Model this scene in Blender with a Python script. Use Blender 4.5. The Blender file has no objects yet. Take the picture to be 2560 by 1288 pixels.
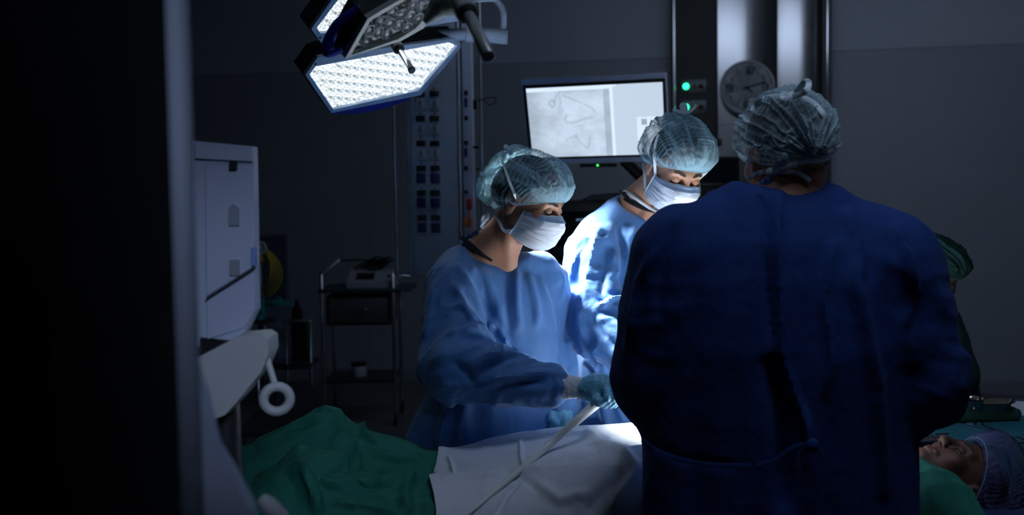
import bpy, math, numpy as np
from mathutils import Vector, Matrix, Euler
from mathutils.bvhtree import BVHTree

# ------------------------------------------------------------------ camera, world, lights, exposure
F_PX = 2600.0
CAM = np.array([0.0, 0.0, 1.52]); PITCH = 0.057; ROLL = 0.014
_fw = np.array([0, math.cos(PITCH), -math.sin(PITCH)]); _u0 = np.array([0, math.sin(PITCH), math.cos(PITCH)]); _x = np.array([1.0, 0, 0])
_rt = math.cos(ROLL)*_x - math.sin(ROLL)*_u0; _up = math.cos(ROLL)*_u0 + math.sin(ROLL)*_x
sc = bpy.context.scene
COL = sc.collection
cd = bpy.data.cameras.new('camera'); cam = bpy.data.objects.new('camera', cd); COL.objects.link(cam); sc.camera = cam
cd.sensor_width = 36; cd.lens = 36*F_PX/2560; cd.clip_start = .05
cam.matrix_world = Matrix(((_rt[0], _up[0], -_fw[0], CAM[0]), (_rt[1], _up[1], -_fw[1], CAM[1]), (_rt[2], _up[2], -_fw[2], CAM[2]), (0, 0, 0, 1)))
cd.dof.use_dof = True; cd.dof.focus_distance = 2.75; cd.dof.aperture_fstop = 2.8
sc.view_settings.view_transform = 'Standard'; sc.view_settings.look = 'None'; sc.view_settings.gamma = 1; sc.view_settings.exposure = 0
sc.view_settings.use_curve_mapping = False
sc.cycles.use_denoising = True
sc.cycles.max_bounces = 8; sc.cycles.diffuse_bounces = 4; sc.cycles.sample_clamp_indirect = 0
w = bpy.data.worlds.new('world'); sc.world = w; w.use_nodes = True
w.node_tree.nodes['Background'].inputs[0].default_value = (.25, .4, .8, 1); w.node_tree.nodes['Background'].inputs[1].default_value = .006

def P(u, v, Y):
    d = _fw + (u-1280)/F_PX*_rt - (v-644)/F_PX*_up
    return CAM + d*(Y/d[1])
def Q(u, v, c, n):
    d = _fw + (u-1280)/F_PX*_rt - (v-644)/F_PX*_up
    return CAM + d*(np.dot(np.array(c)-CAM, n)/np.dot(d, n))
def snap(bv, u, v, Y=None, off=.003):
    d = _fw+(u-1280)/F_PX*_rt-(v-644)/F_PX*_up; d = d/np.linalg.norm(d); h = bv.ray_cast(Vector(CAM), Vector(d))
    return np.array(h[0])-d*off if h[0] is not None and (Y is None or abs(h[0][1]-Y) < .3) else P(u, v, Y)
def proj(p):
    r = p - CAM; z = r@_fw
    return 1280+F_PX*(r@_rt)/z, 644-F_PX*(r@_up)/z
def nrm(v): v = np.array(v, float); return v/np.linalg.norm(v)

FIELD = np.array([.47, 2.8, .93])
def light(name, kind, loc, target, energy, color, **k):
    ld = bpy.data.lights.new(name, kind); o = bpy.data.objects.new(name, ld); COL.objects.link(o)
    o.location = Vector(loc); o.rotation_euler = Vector(np.array(target)-np.array(loc)).to_track_quat('-Z', 'Y').to_euler()
    ld.energy = energy; ld.color = color
    for a, b in k.items(): setattr(ld, a, b)
    return o
LA_C = P(955, 195, 3.5); LA_N = nrm(FIELD - LA_C)
for _p, _e in ((Q(1000, 30, LA_C, LA_N)+LA_N*.05, 480), (Q(960, 190, LA_C, LA_N)+LA_N*.05, 190)):
    key = light('surgical_light_beam', 'SPOT', _p, np.array([.50, 2.95, .90]), _e, (.86, .94, 1), spot_size=math.radians(26), spot_blend=.5, shadow_soft_size=.10)
over = light('surgical_light_beam', 'SPOT', (1.0, 3.0, 2.7), (.655, 2.78, .93), 4000, (.88, .95, 1), spot_size=math.radians(19), spot_blend=.6, shadow_soft_size=.15)
amb = light('ceiling_glow', 'AREA', (.80, 1.65, 3.3), (.85, 2.3, 1.3), 3.2, (.55, .72, 1), shape='RECTANGLE', size=1.2, size_y=.6, spread=math.radians(80))
fill_spot = light('machine_fill', 'SPOT', (.30, -.3, 2.2), (-.50, 1.9, 1.25), 62, (.52, .66, 1), spot_size=math.radians(22), spot_blend=.9, shadow_soft_size=.2)  # unseen fill spot, added to brighten the off-white machine; no display there
back = light('ceiling_glow', 'AREA', (1.8, 4.9, 3.36), (2.3, 8.0, .9), 21, (.60, .74, 1), shape='RECTANGLE', size=3.2, size_y=1.0)

# ------------------------------------------------------------------ materials
def mat(name, col, rough=.6, metal=0, emit=None, es=0, bump=None, var=None, sheen=0, spec=.5, trans=0, alpha=1):
    m = bpy.data.materials.new(name); m.use_nodes = True; t = m.node_tree; b = t.nodes['Principled BSDF']
    b.inputs['Base Color'].default_value = (*col, 1); b.inputs['Roughness'].default_value = rough; b.inputs['Metallic'].default_value = metal
    b.inputs['Specular IOR Level'].default_value = spec
    if sheen: b.inputs['Sheen Weight'].default_value = sheen
    if emit: b.inputs['Emission Color'].default_value = (*emit, 1); b.inputs['Emission Strength'].default_value = es
    if trans: b.inputs['Transmission Weight'].default_value = trans
    b.inputs['Alpha'].default_value = alpha
    tc = t.nodes.new('ShaderNodeTexCoord')
    if var:   # (scale, amount)
        n = t.nodes.new('ShaderNodeTexNoise'); n.inputs['Scale'].default_value = var[0]; n.inputs['Detail'].default_value = 4
        t.links.new(tc.outputs['Object'], n.inputs['Vector'])
        mx = t.nodes.new('ShaderNodeMix'); mx.data_type = 'RGBA'
        mx.inputs[6].default_value = (*[c*(1-var[1]) for c in col], 1); mx.inputs[7].default_value = (*[min(1, c*(1+var[1])) for c in col], 1)
        t.links.new(n.outputs['Fac'], mx.inputs[0]); t.links.new(mx.outputs[2], b.inputs['Base Color'])
    if bump:  # list of (scale, strength, distortion, stretch)
        last = None
        for s, st, di, sx in bump:
            n = t.nodes.new('ShaderNodeTexNoise'); n.inputs['Scale'].default_value = s; n.inputs['Detail'].default_value = 5; n.inputs['Distortion'].default_value = di
            mp = t.nodes.new('ShaderNodeMapping'); mp.inputs['Scale'].default_value = sx
            t.links.new(tc.outputs['Object'], mp.inputs['Vector']); t.links.new(mp.outputs[0], n.inputs['Vector'])
            bp = t.nodes.new('ShaderNodeBump'); bp.inputs['Strength'].default_value = st; bp.inputs['Distance'].default_value = .01
            t.links.new(n.outputs['Fac'], bp.inputs['Height'])
            if last: t.links.new(last.outputs[0], bp.inputs['Normal'])
            last = bp
        t.links.new(last.outputs[0], b.inputs['Normal'])
    return m

gown_bump = [(8, .45, 1.0, (1.4, 1.4, .6)), (26, .22, 1.2, (1, 1, .7)), (420, .10, 0, (1, 1, 1))]
M = dict(
 gown=mat('blue_gown_fabric', (.06, .19, .45), .62, bump=gown_bump, sheen=.25, var=(3, .08)),
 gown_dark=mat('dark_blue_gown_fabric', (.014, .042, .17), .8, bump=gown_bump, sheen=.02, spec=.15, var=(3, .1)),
 cuff=mat('white_knit_cuff', (.75, .74, .76), .85, bump=[(150, .4, 0, (1, 1, 1)), (30, .2, 1, (1, 1, 1))]),
 glove=mat('blue_latex_glove', (.17, .46, .62), .36, bump=[(60, .35, 1.5, (1, 1, 1)), (18, .25, 1, (1, 1, 1))]),
 skin=mat('warm_brown_skin', (.50, .25, .15), .5, bump=[(140, .12, 0, (1, 1, 1))], var=(14, .12)),
 skin2=mat('tan_skin', (.56, .29, .18), .5, bump=[(140, .12, 0, (1, 1, 1))], var=(14, .12)),
 skin3=mat('ruddy_skin', (.58, .27, .17), .55, bump=[(140, .12, 0, (1, 1, 1))], var=(14, .12)),
 hair=mat('black_hair', (.012, .010, .010), .55, bump=[(90, .6, 0, (1, 1, .3))]),
 brow=mat('dark_brow_hair', (.03, .02, .016), .8),
 mask=mat('white_mask_fabric', (.74, .79, .84), .85, bump=[(16, .25, 1, (.6, .6, 1.6)), (300, .1, 0, (1, 1, 1))]),
 mask_blue=mat('pale_blue_mask_trim', (.42, .55, .72), .85, bump=[(300, .15, 0, (1, 1, 1))]),
 tie=mat('white_tie_ribbon', (.66, .72, .76), .85, bump=[(400, .2, 0, (1, 1, 1))]),
 green=mat('green_drape_cotton', (.012, .16, .105), .8, bump=[(22, .3, 1, (1, 1, 1)), (300, .12, 0, (1, 1, 1))], var=(4, .1)),
 white=mat('white_drape_cotton', (.72, .73, .78), .85, bump=[(16, .25, 1, (1, 1, 1)), (300, .1, 0, (1, 1, 1))]),
 teal=mat('teal_table_cloth', (.014, .14, .18), .85, bump=[(20, .3, 1, (1, 1, 1)), (300, .12, 0, (1, 1, 1))]),
 wall=mat('grey_wall_panel_paint', (.33, .36, .40), .55, bump=[(200, .03, 0, (1, 1, 1))], var=(1.2, .05)),
 wall_up=mat('pale_upper_wall_paint', (.44, .48, .55), .6, var=(1.2, .04)),
 seam=mat('wall_joint_grey', (.24, .26, .30), .7),
 ceil=mat('white_ceiling_paint', (.5, .53, .58), .8), 
 floor=mat('dark_vinyl_floor', (.12, .12, .13), .35, var=(5, .15)),
 steel=mat('brushed_steel', (.62, .62, .64), .24, 1, bump=[(60, .06, 0, (1, 1, .02))]),
 chrome=mat('polished_steel', (.7, .71, .73), .15, 1),
 lampwhite=mat('pale_blue_grey_enamel', (.42, .53, .68), .42),
 lampgrey=mat('grey_green_casting', (.46, .52, .49), .45),
 lampdark=mat('dark_lamp_shell', (.022, .027, .030), .4),
 lampblue=mat('navy_grip_plastic', (.02, .03, .34), .35),
 rail=mat('satin_steel_rail', (.75, .77, .80), .35, .5),
 black=mat('black_plastic', (.004, .0045, .006), .5),
 panel=mat('white_service_panel', (.60, .65, .76), .5),
 socket=mat('black_socket', (.01, .01, .012), .35),
 navy=mat('navy_socket_plate', (.02, .02, .13), .4),
 plate=mat('pale_socket_plate', (.62, .66, .74), .4),
 orange=mat('orange_cable_rubber', (.75, .22, .08), .5), red=mat('red_plastic', (.6, .03, .03), .4),
 yellow=mat('yellow_tubing', (.75, .62, .03), .4),
 machine=mat('off_white_machine_paint', (.50, .54, .66), .5),
 cream=mat('cream_machine_plastic', (.55, .56, .54), .5), dgrey=mat('dark_grey_metal', (.035, .037, .042), .45, .3),
 clockface=mat('clock_face_paper', (.70, .74, .76), .6), clockrim=mat('grey_clock_rim', (.35, .38, .42), .3),
 ink=mat('dark_clock_ink', (.008, .009, .012), .8, spec=.1),
 greenglow=mat('green_indicator', (.0, .5, .2), .3, emit=(.02, .9, .32), es=5), greendot=mat('green_power_led', (0, .5, .1), .3, emit=(.05, .9, .1), es=2),
 bluescreen=mat('blue_display', (.1, .2, .5), .3, emit=(.05, .3, .8), es=.5), orangeglow=mat('orange_indicator', (.5, .2, .05), .3, emit=(.9, .3, .05), es=1.0),
 amber=mat('unlit_amber_lamp', (.25, .08, .02), .4), darkred=mat('unlit_red_lamp', (.08, .01, .01), .4), bezel=mat('steel_switch_plate', (.1, .12, .13), .4, .4),
 monitorframe=mat('blue_grey_monitor_plastic', (.60, .66, .95), .45),
 tube=mat('clear_suction_tube', (.80, .80, .74), .3), tealplastic=mat('teal_plastic', (.03, .50, .46), .4), 
 canister=mat('clear_canister_plastic', (.28, .32, .42), .15, alpha=.45),
 tshirt=mat('black_undershirt', (.01, .011, .016), .9), white_tee=mat('white_tshirt_collar', (.7, .68, .66), .9),
 foam=mat('black_padding', (.015, .016, .02), .7), amberglass=mat('brown_fluid', (.07, .02, .01), .2),
 darkgreen=mat('dark_green_gown_fabric', (.008, .05, .05), .8, bump=gown_bump),
)
# skins: a little subsurface
for k in ('skin', 'skin2', 'skin3'):
    b = M[k].node_tree.nodes['Principled BSDF']; b.inputs['Subsurface Weight'].default_value = .12
    b.inputs['Subsurface Radius'].default_value = (.012, .004, .002); b.inputs['Subsurface Scale'].default_value = 1
def led_mat(name, strength, col):
    m = mat(name, (.8, .84, .88), .12, spec=.8); t = m.node_tree; b = t.nodes['Principled BSDF']
    tc = t.nodes.new('ShaderNodeTexCoord'); v = t.nodes.new('ShaderNodeTexVoronoi'); v.inputs['Scale'].default_value = 85
    n = t.nodes.new('ShaderNodeTexNoise'); n.inputs['Scale'].default_value = 150; n.inputs['Detail'].default_value = 2
    t.links.new(tc.outputs['Object'], v.inputs['Vector']); t.links.new(tc.outputs['Object'], n.inputs['Vector'])
    r = t.nodes.new('ShaderNodeMapRange'); r.inputs[1].default_value = .32; r.inputs[2].default_value = .68; r.inputs[3].default_value = .12; r.inputs[4].default_value = 2.4
    t.links.new(n.outputs['Fac'], r.inputs[0])
    mu = t.nodes.new('ShaderNodeMath'); mu.operation = 'MULTIPLY'; mu.inputs[1].default_value = strength
    t.links.new(r.outputs[0], mu.inputs[0]); t.links.new(mu.outputs[0], b.inputs['Emission Strength'])
    b.inputs['Emission Color'].default_value = (*col, 1)
    bp = t.nodes.new('ShaderNodeBump'); bp.inputs['Strength'].default_value = .8; bp.inputs['Distance'].default_value = .006
    t.links.new(v.outputs['Distance'], bp.inputs['Height']); t.links.new(bp.outputs[0], b.inputs['Normal'])
    return m
M['led'] = led_mat('lit_led_lens', .40, (.88, .95, .96)); M['led_ring'] = led_mat('lit_led_reflector', .62, (.92, .97, .95))
M['led_off'] = mat('unlit_led_lens', (.62, .64, .66), .16, .35, bump=[(70, 1.0, 1, (1, 1, 1))], var=(60, .5)); M['led_off_ring'] = mat('unlit_led_reflector', (.55, .56, .57), .3, .3, bump=[(90, 1.0, 1, (1, 1, 1))], var=(80, .5))

# ------------------------------------------------------------------ mesh helpers
class MB:
    def __init__(s): s.v = []; s.f = []
    def add(s, v, f):
        o = len(s.v); s.v += [tuple(map(float, p)) for p in v]; s.f += [tuple(i+o for i in q) for q in f]; return s
    def box(s, c, size, R=None, bev=0.0):
        h = np.array(size)/2; R = np.eye(3) if R is None else R
        b = min(bev, h.min()*.95)
        if b <= 0:
            vs = [np.array((x, y, z))*h for z in (-1, 1) for y in (-1, 1) for x in (-1, 1)]
            fs = [(0, 2, 3, 1), (4, 5, 7, 6), (0, 1, 5, 4), (2, 6, 7, 3), (0, 4, 6, 2), (1, 3, 7, 5)]
            s.add([np.array(c)+R@v for v in vs], fs); return s
        # rounded prism: bevelled outline (octagon+) in xy with chamfered z caps
        def ring(hx, hy, z, r):
            out = []
            for sx, sy, a0 in ((1, 1, 0), (-1, 1, 90), (-1, -1, 180), (1, -1, 270)):
                for k in range(4):
                    a = math.radians(a0+k*30); out.append((sx*(hx-r)+r*math.cos(a), sy*(hy-r)+r*math.sin(a), z))
            return out
        rs = [ring(h[0]-b, h[1]-b, -h[2], max(b*.3, 1e-4)), ring(h[0]-b*.3, h[1]-b*.3, -h[2]+b*.3, b*.75), ring(h[0], h[1], -h[2]+b, b), ring(h[0], h[1], h[2]-b, b), ring(h[0]-b*.3, h[1]-b*.3, h[2]-b*.3, b*.75), ring(h[0]-b, h[1]-b, h[2], max(b*.3, 1e-4))]
        s.loft([[np.array(c)+R@np.array(p) for p in r] for r in rs]); return s
    def loft(s, rings, cap=True, closed=False):
        n = len(rings[0]); v = [p for r in rings for p in r]; f = []
        m = len(rings)
        for i in range(m-1 if not closed else m):
            for j in range(n):
                a = i*n+j; b = i*n+(j+1) % n; i2 = (i+1) % m; f.append((a, b, i2*n+(j+1) % n, i2*n+j))
        if cap and not closed: f.append(tuple(range(n-1, -1, -1))); f.append(tuple((m-1)*n+j for j in range(n)))
        s.add(v, f); return s
    def tube(s, pts, r, n=12, cap=True, flat=None, closed=False):
        pts = [np.array(p, float) for p in pts]; m = len(pts)
        rr = r if hasattr(r, '__len__') else [r]*m
        rings = []; up = None
        for i, p in enumerate(pts):
            if closed: t = pts[(i+1) % m]-pts[i-1]
            else: t = pts[min(i+1, m-1)]-pts[max(i-1, 0)]
            t = nrm(t)
            if up is None:
                up = np.array([0, 0, 1.0]) if abs(t[2]) < .9 else np.array([0, 1.0, 0])
            if flat is not None: up = np.array(flat, float)
            a = np.cross(t, up); a = a/np.linalg.norm(a); b = np.cross(a, t); 
            if flat is None: up = b
            k = 1 if flat is None else .12
            rings.append([p+rr[i]*(math.cos(q)*a+k*math.sin(q)*b) for q in [2*math.pi*j/n for j in range(n)]])
        s.loft(rings, cap, closed); return s
    def lathe(s, c, axis, prof, n=28):   # prof: list (r, h) along the axis
        ax = nrm(axis); a = nrm(np.cross(ax, (0, 0, 1) if abs(ax[2]) < .9 else (1, 0, 0))); b = np.cross(ax, a)
        s.loft([[np.array(c)+ax*h+max(r, 1e-4)*(math.cos(q)*a+math.sin(q)*b) for q in [2*math.pi*j/n for j in range(n)]] for r, h in prof]); return s
    def build(s, name, m, parent=None, smooth=True, **props):
        me = bpy.data.meshes.new(name); me.from_pydata(s.v, [], s.f); me.validate(); return link(name, me, m, parent, smooth, **props)
def link(name, me, m, parent=None, smooth=True, **props):
    import bmesh
    bm = bmesh.new(); bm.from_mesh(me); bmesh.ops.recalc_face_normals(bm, faces=bm.faces); bm.to_mesh(me); bm.free()
    if smooth:
        me.polygons.foreach_set('use_smooth', [True]*len(me.polygons))
        try: me.set_sharp_from_angle(angle=math.radians(40))
        except Exception: pass
    me.materials.append(M[m] if isinstance(m, str) else m)
    o = bpy.data.objects.new(name, me); COL.objects.link(o)
    if parent: o.parent = parent; o.matrix_parent_inverse = Matrix.Translation(-Vector(parent.location)) if parent.type == 'EMPTY' else Matrix.Identity(4)
    for k, v in props.items(): o[k] = v
    return o
def thing(name, label, cat, loc, group=None):
    o = bpy.data.objects.new(name, None); COL.objects.link(o); o.location = Vector(loc); o['label'] = label; o['category'] = cat
    if group: o['group'] = group
    o.empty_display_size = .05; return o
def tag(o, label, cat, group=None, kind=None):
    o['label'] = label; o['category'] = cat
    if group: o['group'] = group
    if kind: o['kind'] = kind
    return o
def bez(pts, n=24):   # Catmull-Rom through points
    pts = [np.array(p, float) for p in pts]; q = [2*pts[0]-pts[1]]+pts+[2*pts[-1]-pts[-2]]; out = []
    per = max(2, n//(len(pts)-1))
    for i in range(1, len(q)-2):
        for k in range(per):
            t = k/per; out.append(.5*((2*q[i])+(-q[i-1]+q[i+1])*t+(2*q[i-1]-5*q[i]+4*q[i+1]-q[i+2])*t*t+(-q[i-1]+3*q[i]-3*q[i+1]+q[i+2])*t**3))
    out.append(pts[-1]); return out

# value noise
_rng = np.random.RandomState(7); _T = _rng.rand(48, 48, 48).astype(np.float32)
def noise(p, s=1.0, off=0.0):
    q = np.asarray(p, np.float32)*s+off+100; i = np.floor(q).astype(int); f = q-i; f = f*f*(3-2*f); i %= 47
    r = 0
    for dx in (0, 1):
        for dy in (0, 1):
            for dz in (0, 1):
                wgt = (f[..., 0] if dx else 1-f[..., 0])*(f[..., 1] if dy else 1-f[..., 1])*(f[..., 2] if dz else 1-f[..., 2])
                r = r+wgt*_T[(i[..., 0]+dx), (i[..., 1]+dy), (i[..., 2]+dz)]
    return r*2-1
def ridge(p, s, off=0):    # sharp crease lines, 0..1
    return (1-np.abs(noise(p, s, off)))**3
def fbm(p, s, off=0): return noise(p, s, off)+.5*noise(p, s*2.1, off+7)+.25*noise(p, s*4.3, off+13)

# signed distance shapes
def rc(p, a, b, ra, rb, k=None):
    a = np.array(a, np.float32); b = np.array(b, np.float32); ab = b-a; t = np.clip(((p-a)@ab)/(ab@ab), 0, 1)
    return np.linalg.norm(p-(a+t[..., None]*ab), axis=-1)-(ra+(rb-ra)*t)
def ell(p, c, r, R=None):
    q = p-np.array(c, np.float32)
    if R is not None: q = q@np.array(R, np.float32)
    r = np.array(r, np.float32); k0 = np.linalg.norm(q/r, axis=-1); k1 = np.linalg.norm(q/(r*r), axis=-1)+1e-6
    return k0*(k0-1)/k1
def smin(a, b, k): h = np.maximum(k-np.abs(a-b), 0)/k; return np.minimum(a, b)-h*h*k/4
def smax(a, b, k): return -smin(-a, -b, k)
def torso(p, yaw, rows, n=2.4):   # rows: (z, x, y, a, b)
    r = np.array(sorted(rows)); z = p[..., 2]; cx = np.interp(z, r[:, 0], r[:, 1]); cy = np.interp(z, r[:, 0], r[:, 2]); a = np.interp(z, r[:, 0], r[:, 3]); b = np.interp(z, r[:, 0], r[:, 4])
    dx = p[..., 0]-cx; dy = p[..., 1]-cy; c, s = math.cos(yaw), math.sin(yaw); u = dx*c+dy*s; v = -dx*s+dy*c
    d = ((np.abs(u/a)**n+np.abs(v/b)**n)**(1/n)-1)*np.minimum(a, b)*.92
    return smax(d, smax(z-r[-1, 0], r[0, 0]-z, .01), .05)
def surfnet(fn, xs, ys, zs, chunk=40):
    xs, ys, zs = [np.asarray(a, np.float32) for a in (xs, ys, zs)]
    Fv = np.empty((len(xs), len(ys), len(zs)), np.float32)
    for i in range(0, len(xs), chunk):
        g = np.stack(np.meshgrid(xs[i:i+chunk], ys, zs, indexing='ij'), -1); Fv[i:i+chunk] = fn(g)
    S = Fv < 0
    c8 = np.zeros(tuple(n-1 for n in Fv.shape), np.int8)
    for dx in (0, 1):
        for dy in (0, 1):
            for dz in (0, 1): c8 += S[dx:Fv.shape[0]-1+dx, dy:Fv.shape[1]-1+dy, dz:Fv.shape[2]-1+dz]
    act = np.argwhere((c8 > 0) & (c8 < 8)); idx = -np.ones(c8.shape, np.int64); idx[tuple(act.T)] = np.arange(len(act))
    ax = [xs, ys, zs]; acc = np.zeros((len(act), 3)); cnt = np.zeros(len(act))
    for d in range(3):
        o1, o2 = [k for k in range(3) if k != d]
        for q1 in (0, 1):
            for q2 in (0, 1):
                A = act.copy(); A[:, o1] += q1; A[:, o2] += q2; B = A.copy(); B[:, d] += 1
                fa = Fv[tuple(A.T)]; fb = Fv[tuple(B.T)]; m = (fa < 0) != (fb < 0)
                t = np.where(m, fa/np.where(m, fa-fb, 1), 0); pos = np.stack([ax[k][A[:, k]] for k in range(3)], 1).astype(float)
                pos[:, d] += t*(ax[d][B[:, d]]-ax[d][A[:, d]]); acc += pos*m[:, None]; cnt += m
    V = acc/np.maximum(cnt, 1)[:, None]; faces = []
    for d in range(3):
        o1, o2 = [(1, 2), (2, 0), (0, 1)][d]
        sl = [slice(1, -1)]*3; sl[d] = slice(None)
        a = [slice(None)]*3; b = [slice(None)]*3; a[d] = slice(0, -1); b[d] = slice(1, None)
        ch = (S[tuple(a)] != S[tuple(b)]); e = np.argwhere(ch); e = e[(e[:, o1] > 0) & (e[:, o2] > 0) & (e[:, o1] < Fv.shape[o1]-1) & (e[:, o2] < Fv.shape[o2]-1)]
        ins = S[tuple(e.T)]
        def cell(q1, q2): c = e.copy(); c[:, o1] -= q1; c[:, o2] -= q2; return idx[tuple(c.T)]
        q = np.stack([cell(1, 1), cell(0, 1), cell(0, 0), cell(1, 0)], 1); q[~ins] = q[~ins][:, ::-1]; faces.append(q)
    return V, np.concatenate(faces)
def npmesh(name, V, Fq):
    me = bpy.data.meshes.new(name); me.vertices.add(len(V)); me.vertices.foreach_set('co', np.asarray(V, np.float32).ravel())
    me.loops.add(Fq.size); me.polygons.add(len(Fq)); k = Fq.shape[1]
    me.loops.foreach_set('vertex_index', Fq.ravel().astype(np.int32)); me.polygons.foreach_set('loop_start', np.arange(0, Fq.size, k, dtype=np.int32))
    me.update(calc_edges=True); me.validate(); return me
def vnormals(V, Fq):
    n = np.cross(V[Fq[:, 2]]-V[Fq[:, 0]], V[Fq[:, 3]]-V[Fq[:, 1]]); N = np.zeros_like(V)
    for k in range(4): np.add.at(N, Fq[:, k], n)
    return N/(np.linalg.norm(N, axis=1)[:, None]+1e-9)
def relax(V, Fq, it=2, lam=.5):
    for _ in range(it):
        A = np.zeros_like(V); c = np.zeros(len(V))
        for k in range(4):
            np.add.at(A, Fq[:, k], V[Fq[:, (k+1) % 4]]+V[Fq[:, (k+3) % 4]]); np.add.at(c, Fq[:, k], 2)
        V = V+lam*(A/np.maximum(c, 1)[:, None]-V)
    return V
def strokes(V, N, lst, up=False):
    """folds drawn as polylines over the visible cloth: (points, height_m, width_px)"""
    u, v = proj(V); d = np.zeros(len(V)); face = np.clip(-(N@np.array([0, 1, 0]))*1.5+.3, 0, 1) if not up else np.ones(len(V))
    if not up:   # only the cloth surface nearest the viewer side carries the fold
        dp = V[:, 1]; key_ = (np.floor(u/7).astype(int)+500)*5000+np.floor(v/7).astype(int)+500; o_ = np.argsort(key_, kind='stable'); ks, st_ = np.unique(key_[o_], return_index=True); mn = np.minimum.reduceat(dp[o_], st_); near = mn[np.searchsorted(ks, key_)]; face = face*np.clip(1-(dp-near-.04)/.05, 0, 1)
    for pts, amp, wd in lst:
        best = np.full(len(V), 1e9); tt = np.zeros(len(V)); n = len(pts)-1
        for i in range(n):
            a = np.array(pts[i], float); b = np.array(pts[i+1], float); ab = b-a; t = np.clip(((u-a[0])*ab[0]+(v-a[1])*ab[1])/(ab@ab), 0, 1)
            e = np.hypot(u-a[0]-t*ab[0], v-a[1]-t*ab[1]); m = e < best; best[m] = e[m]; tt[m] = (i+t[m])/n
        taper = np.clip(np.minimum(tt, 1-tt)*5, .0, 1)**.5
        d += amp*np.exp(-(best/wd)**2)*taper
    return V+N*(d*face*(1.6 if up else 1.25))[:, None]
def surf_obj(name, fn, box, step, m, parent=None, disp=None, smooth_it=1, fold=None, **props):
    ax = []
    for (a, b), s in zip(box, step if hasattr(step, '__len__') else [step]*3): ax.append(np.arange(a, b+s, s) if not hasattr(s, 'shape') else s)
    V, Fq = surfnet(fn, *ax); V = relax(V, Fq, smooth_it)
    if disp is not None: N = vnormals(V, Fq); V = V+N*disp(V, N)[:, None]
    if fold: N = vnormals(V, Fq); V = strokes(V, N, fold); V = relax(V, Fq, 1, .6)
    return link(name, npmesh(name, V, Fq), m, parent, **props)
def frame(f, roll=0.0, up=(0, 0, 1)):   # columns: right, forward, up
    f = nrm(f); r = nrm(np.cross(f, up)); u = np.cross(r, f); c, s = math.cos(roll), math.sin(roll)
    return np.stack([c*r+s*u, f, -s*r+c*u], 1)

# ------------------------------------------------------------------ room
def structure(o): o['kind'] = 'structure'; return o
WA = np.array([-6.0, 9.63]); WD = np.array([1.0, -.195])   # back wall runs along this line
def wallpt(x, z, off=0): n = nrm([-.195, -1]); return np.array([x+n[0]*off, WA[1]+(x-WA[0])*WD[1]+n[1]*off, z])
def WRAY(u, v, off=0.0):
    n = np.array([-.195, -1, 0]); n /= np.linalg.norm(n); return Q(u, v, wallpt(0, 1, off), n)
RW = np.array([[1, .195, 0], [-.195, 1, 0], [0, 0, 1.0]]).T; RW[:, 0] /= np.linalg.norm(RW[:, 0]); RW[:, 1] /= np.linalg.norm(RW[:, 1])
RW = np.stack([nrm([1, -.195, 0]), nrm([.195, 1, 0]), np.array([0, 0, 1.0])], 1)
structure(MB().box((0, 4, -.05), (12, 13, .1)).build('floor', 'floor', smooth=False))
structure(MB().box((0, 4, 3.45), (12, 13, .1)).build('ceiling', 'ceil', smooth=False))
structure(MB().box(wallpt(0, 1.3, -.06), (12.4, .12, 2.6), RW).build('wall_back', 'wall', smooth=False))
structure(MB().box(wallpt(0, 3.0, -.055), (12.4, .11, .8), RW).build('wall_back_upper', 'wall_up', smooth=False))
structure(MB().box(wallpt(0, 2.6, -.001), (12.3, .006, .010), RW).build('trim_1', 'seam', smooth=False))
structure(MB().box(wallpt(0, .05, .006), (12.3, .014, .10), RW).build('baseboard_back', 'seam', smooth=False))
k = 2
for x in (-3.4, -2.25, -1.2, 4.1):
    structure(MB().box(wallpt(x, 1.3, -.0005), (.006, .005, 2.59), RW).build('trim_%d' % k, 'seam', smooth=False)); k += 1
structure(MB().box((-6.05, 4, 1.7), (.12, 13, 3.4)).build('wall_left', 'wall', smooth=False))
structure(MB().box((5.9, 4, 1.7), (.12, 13, 3.4)).build('wall_right', 'wall', smooth=False))
structure(MB().box((0, -2.4, 1.7), (12, .12, 3.4)).build('wall_front', 'wall', smooth=False))

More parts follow.
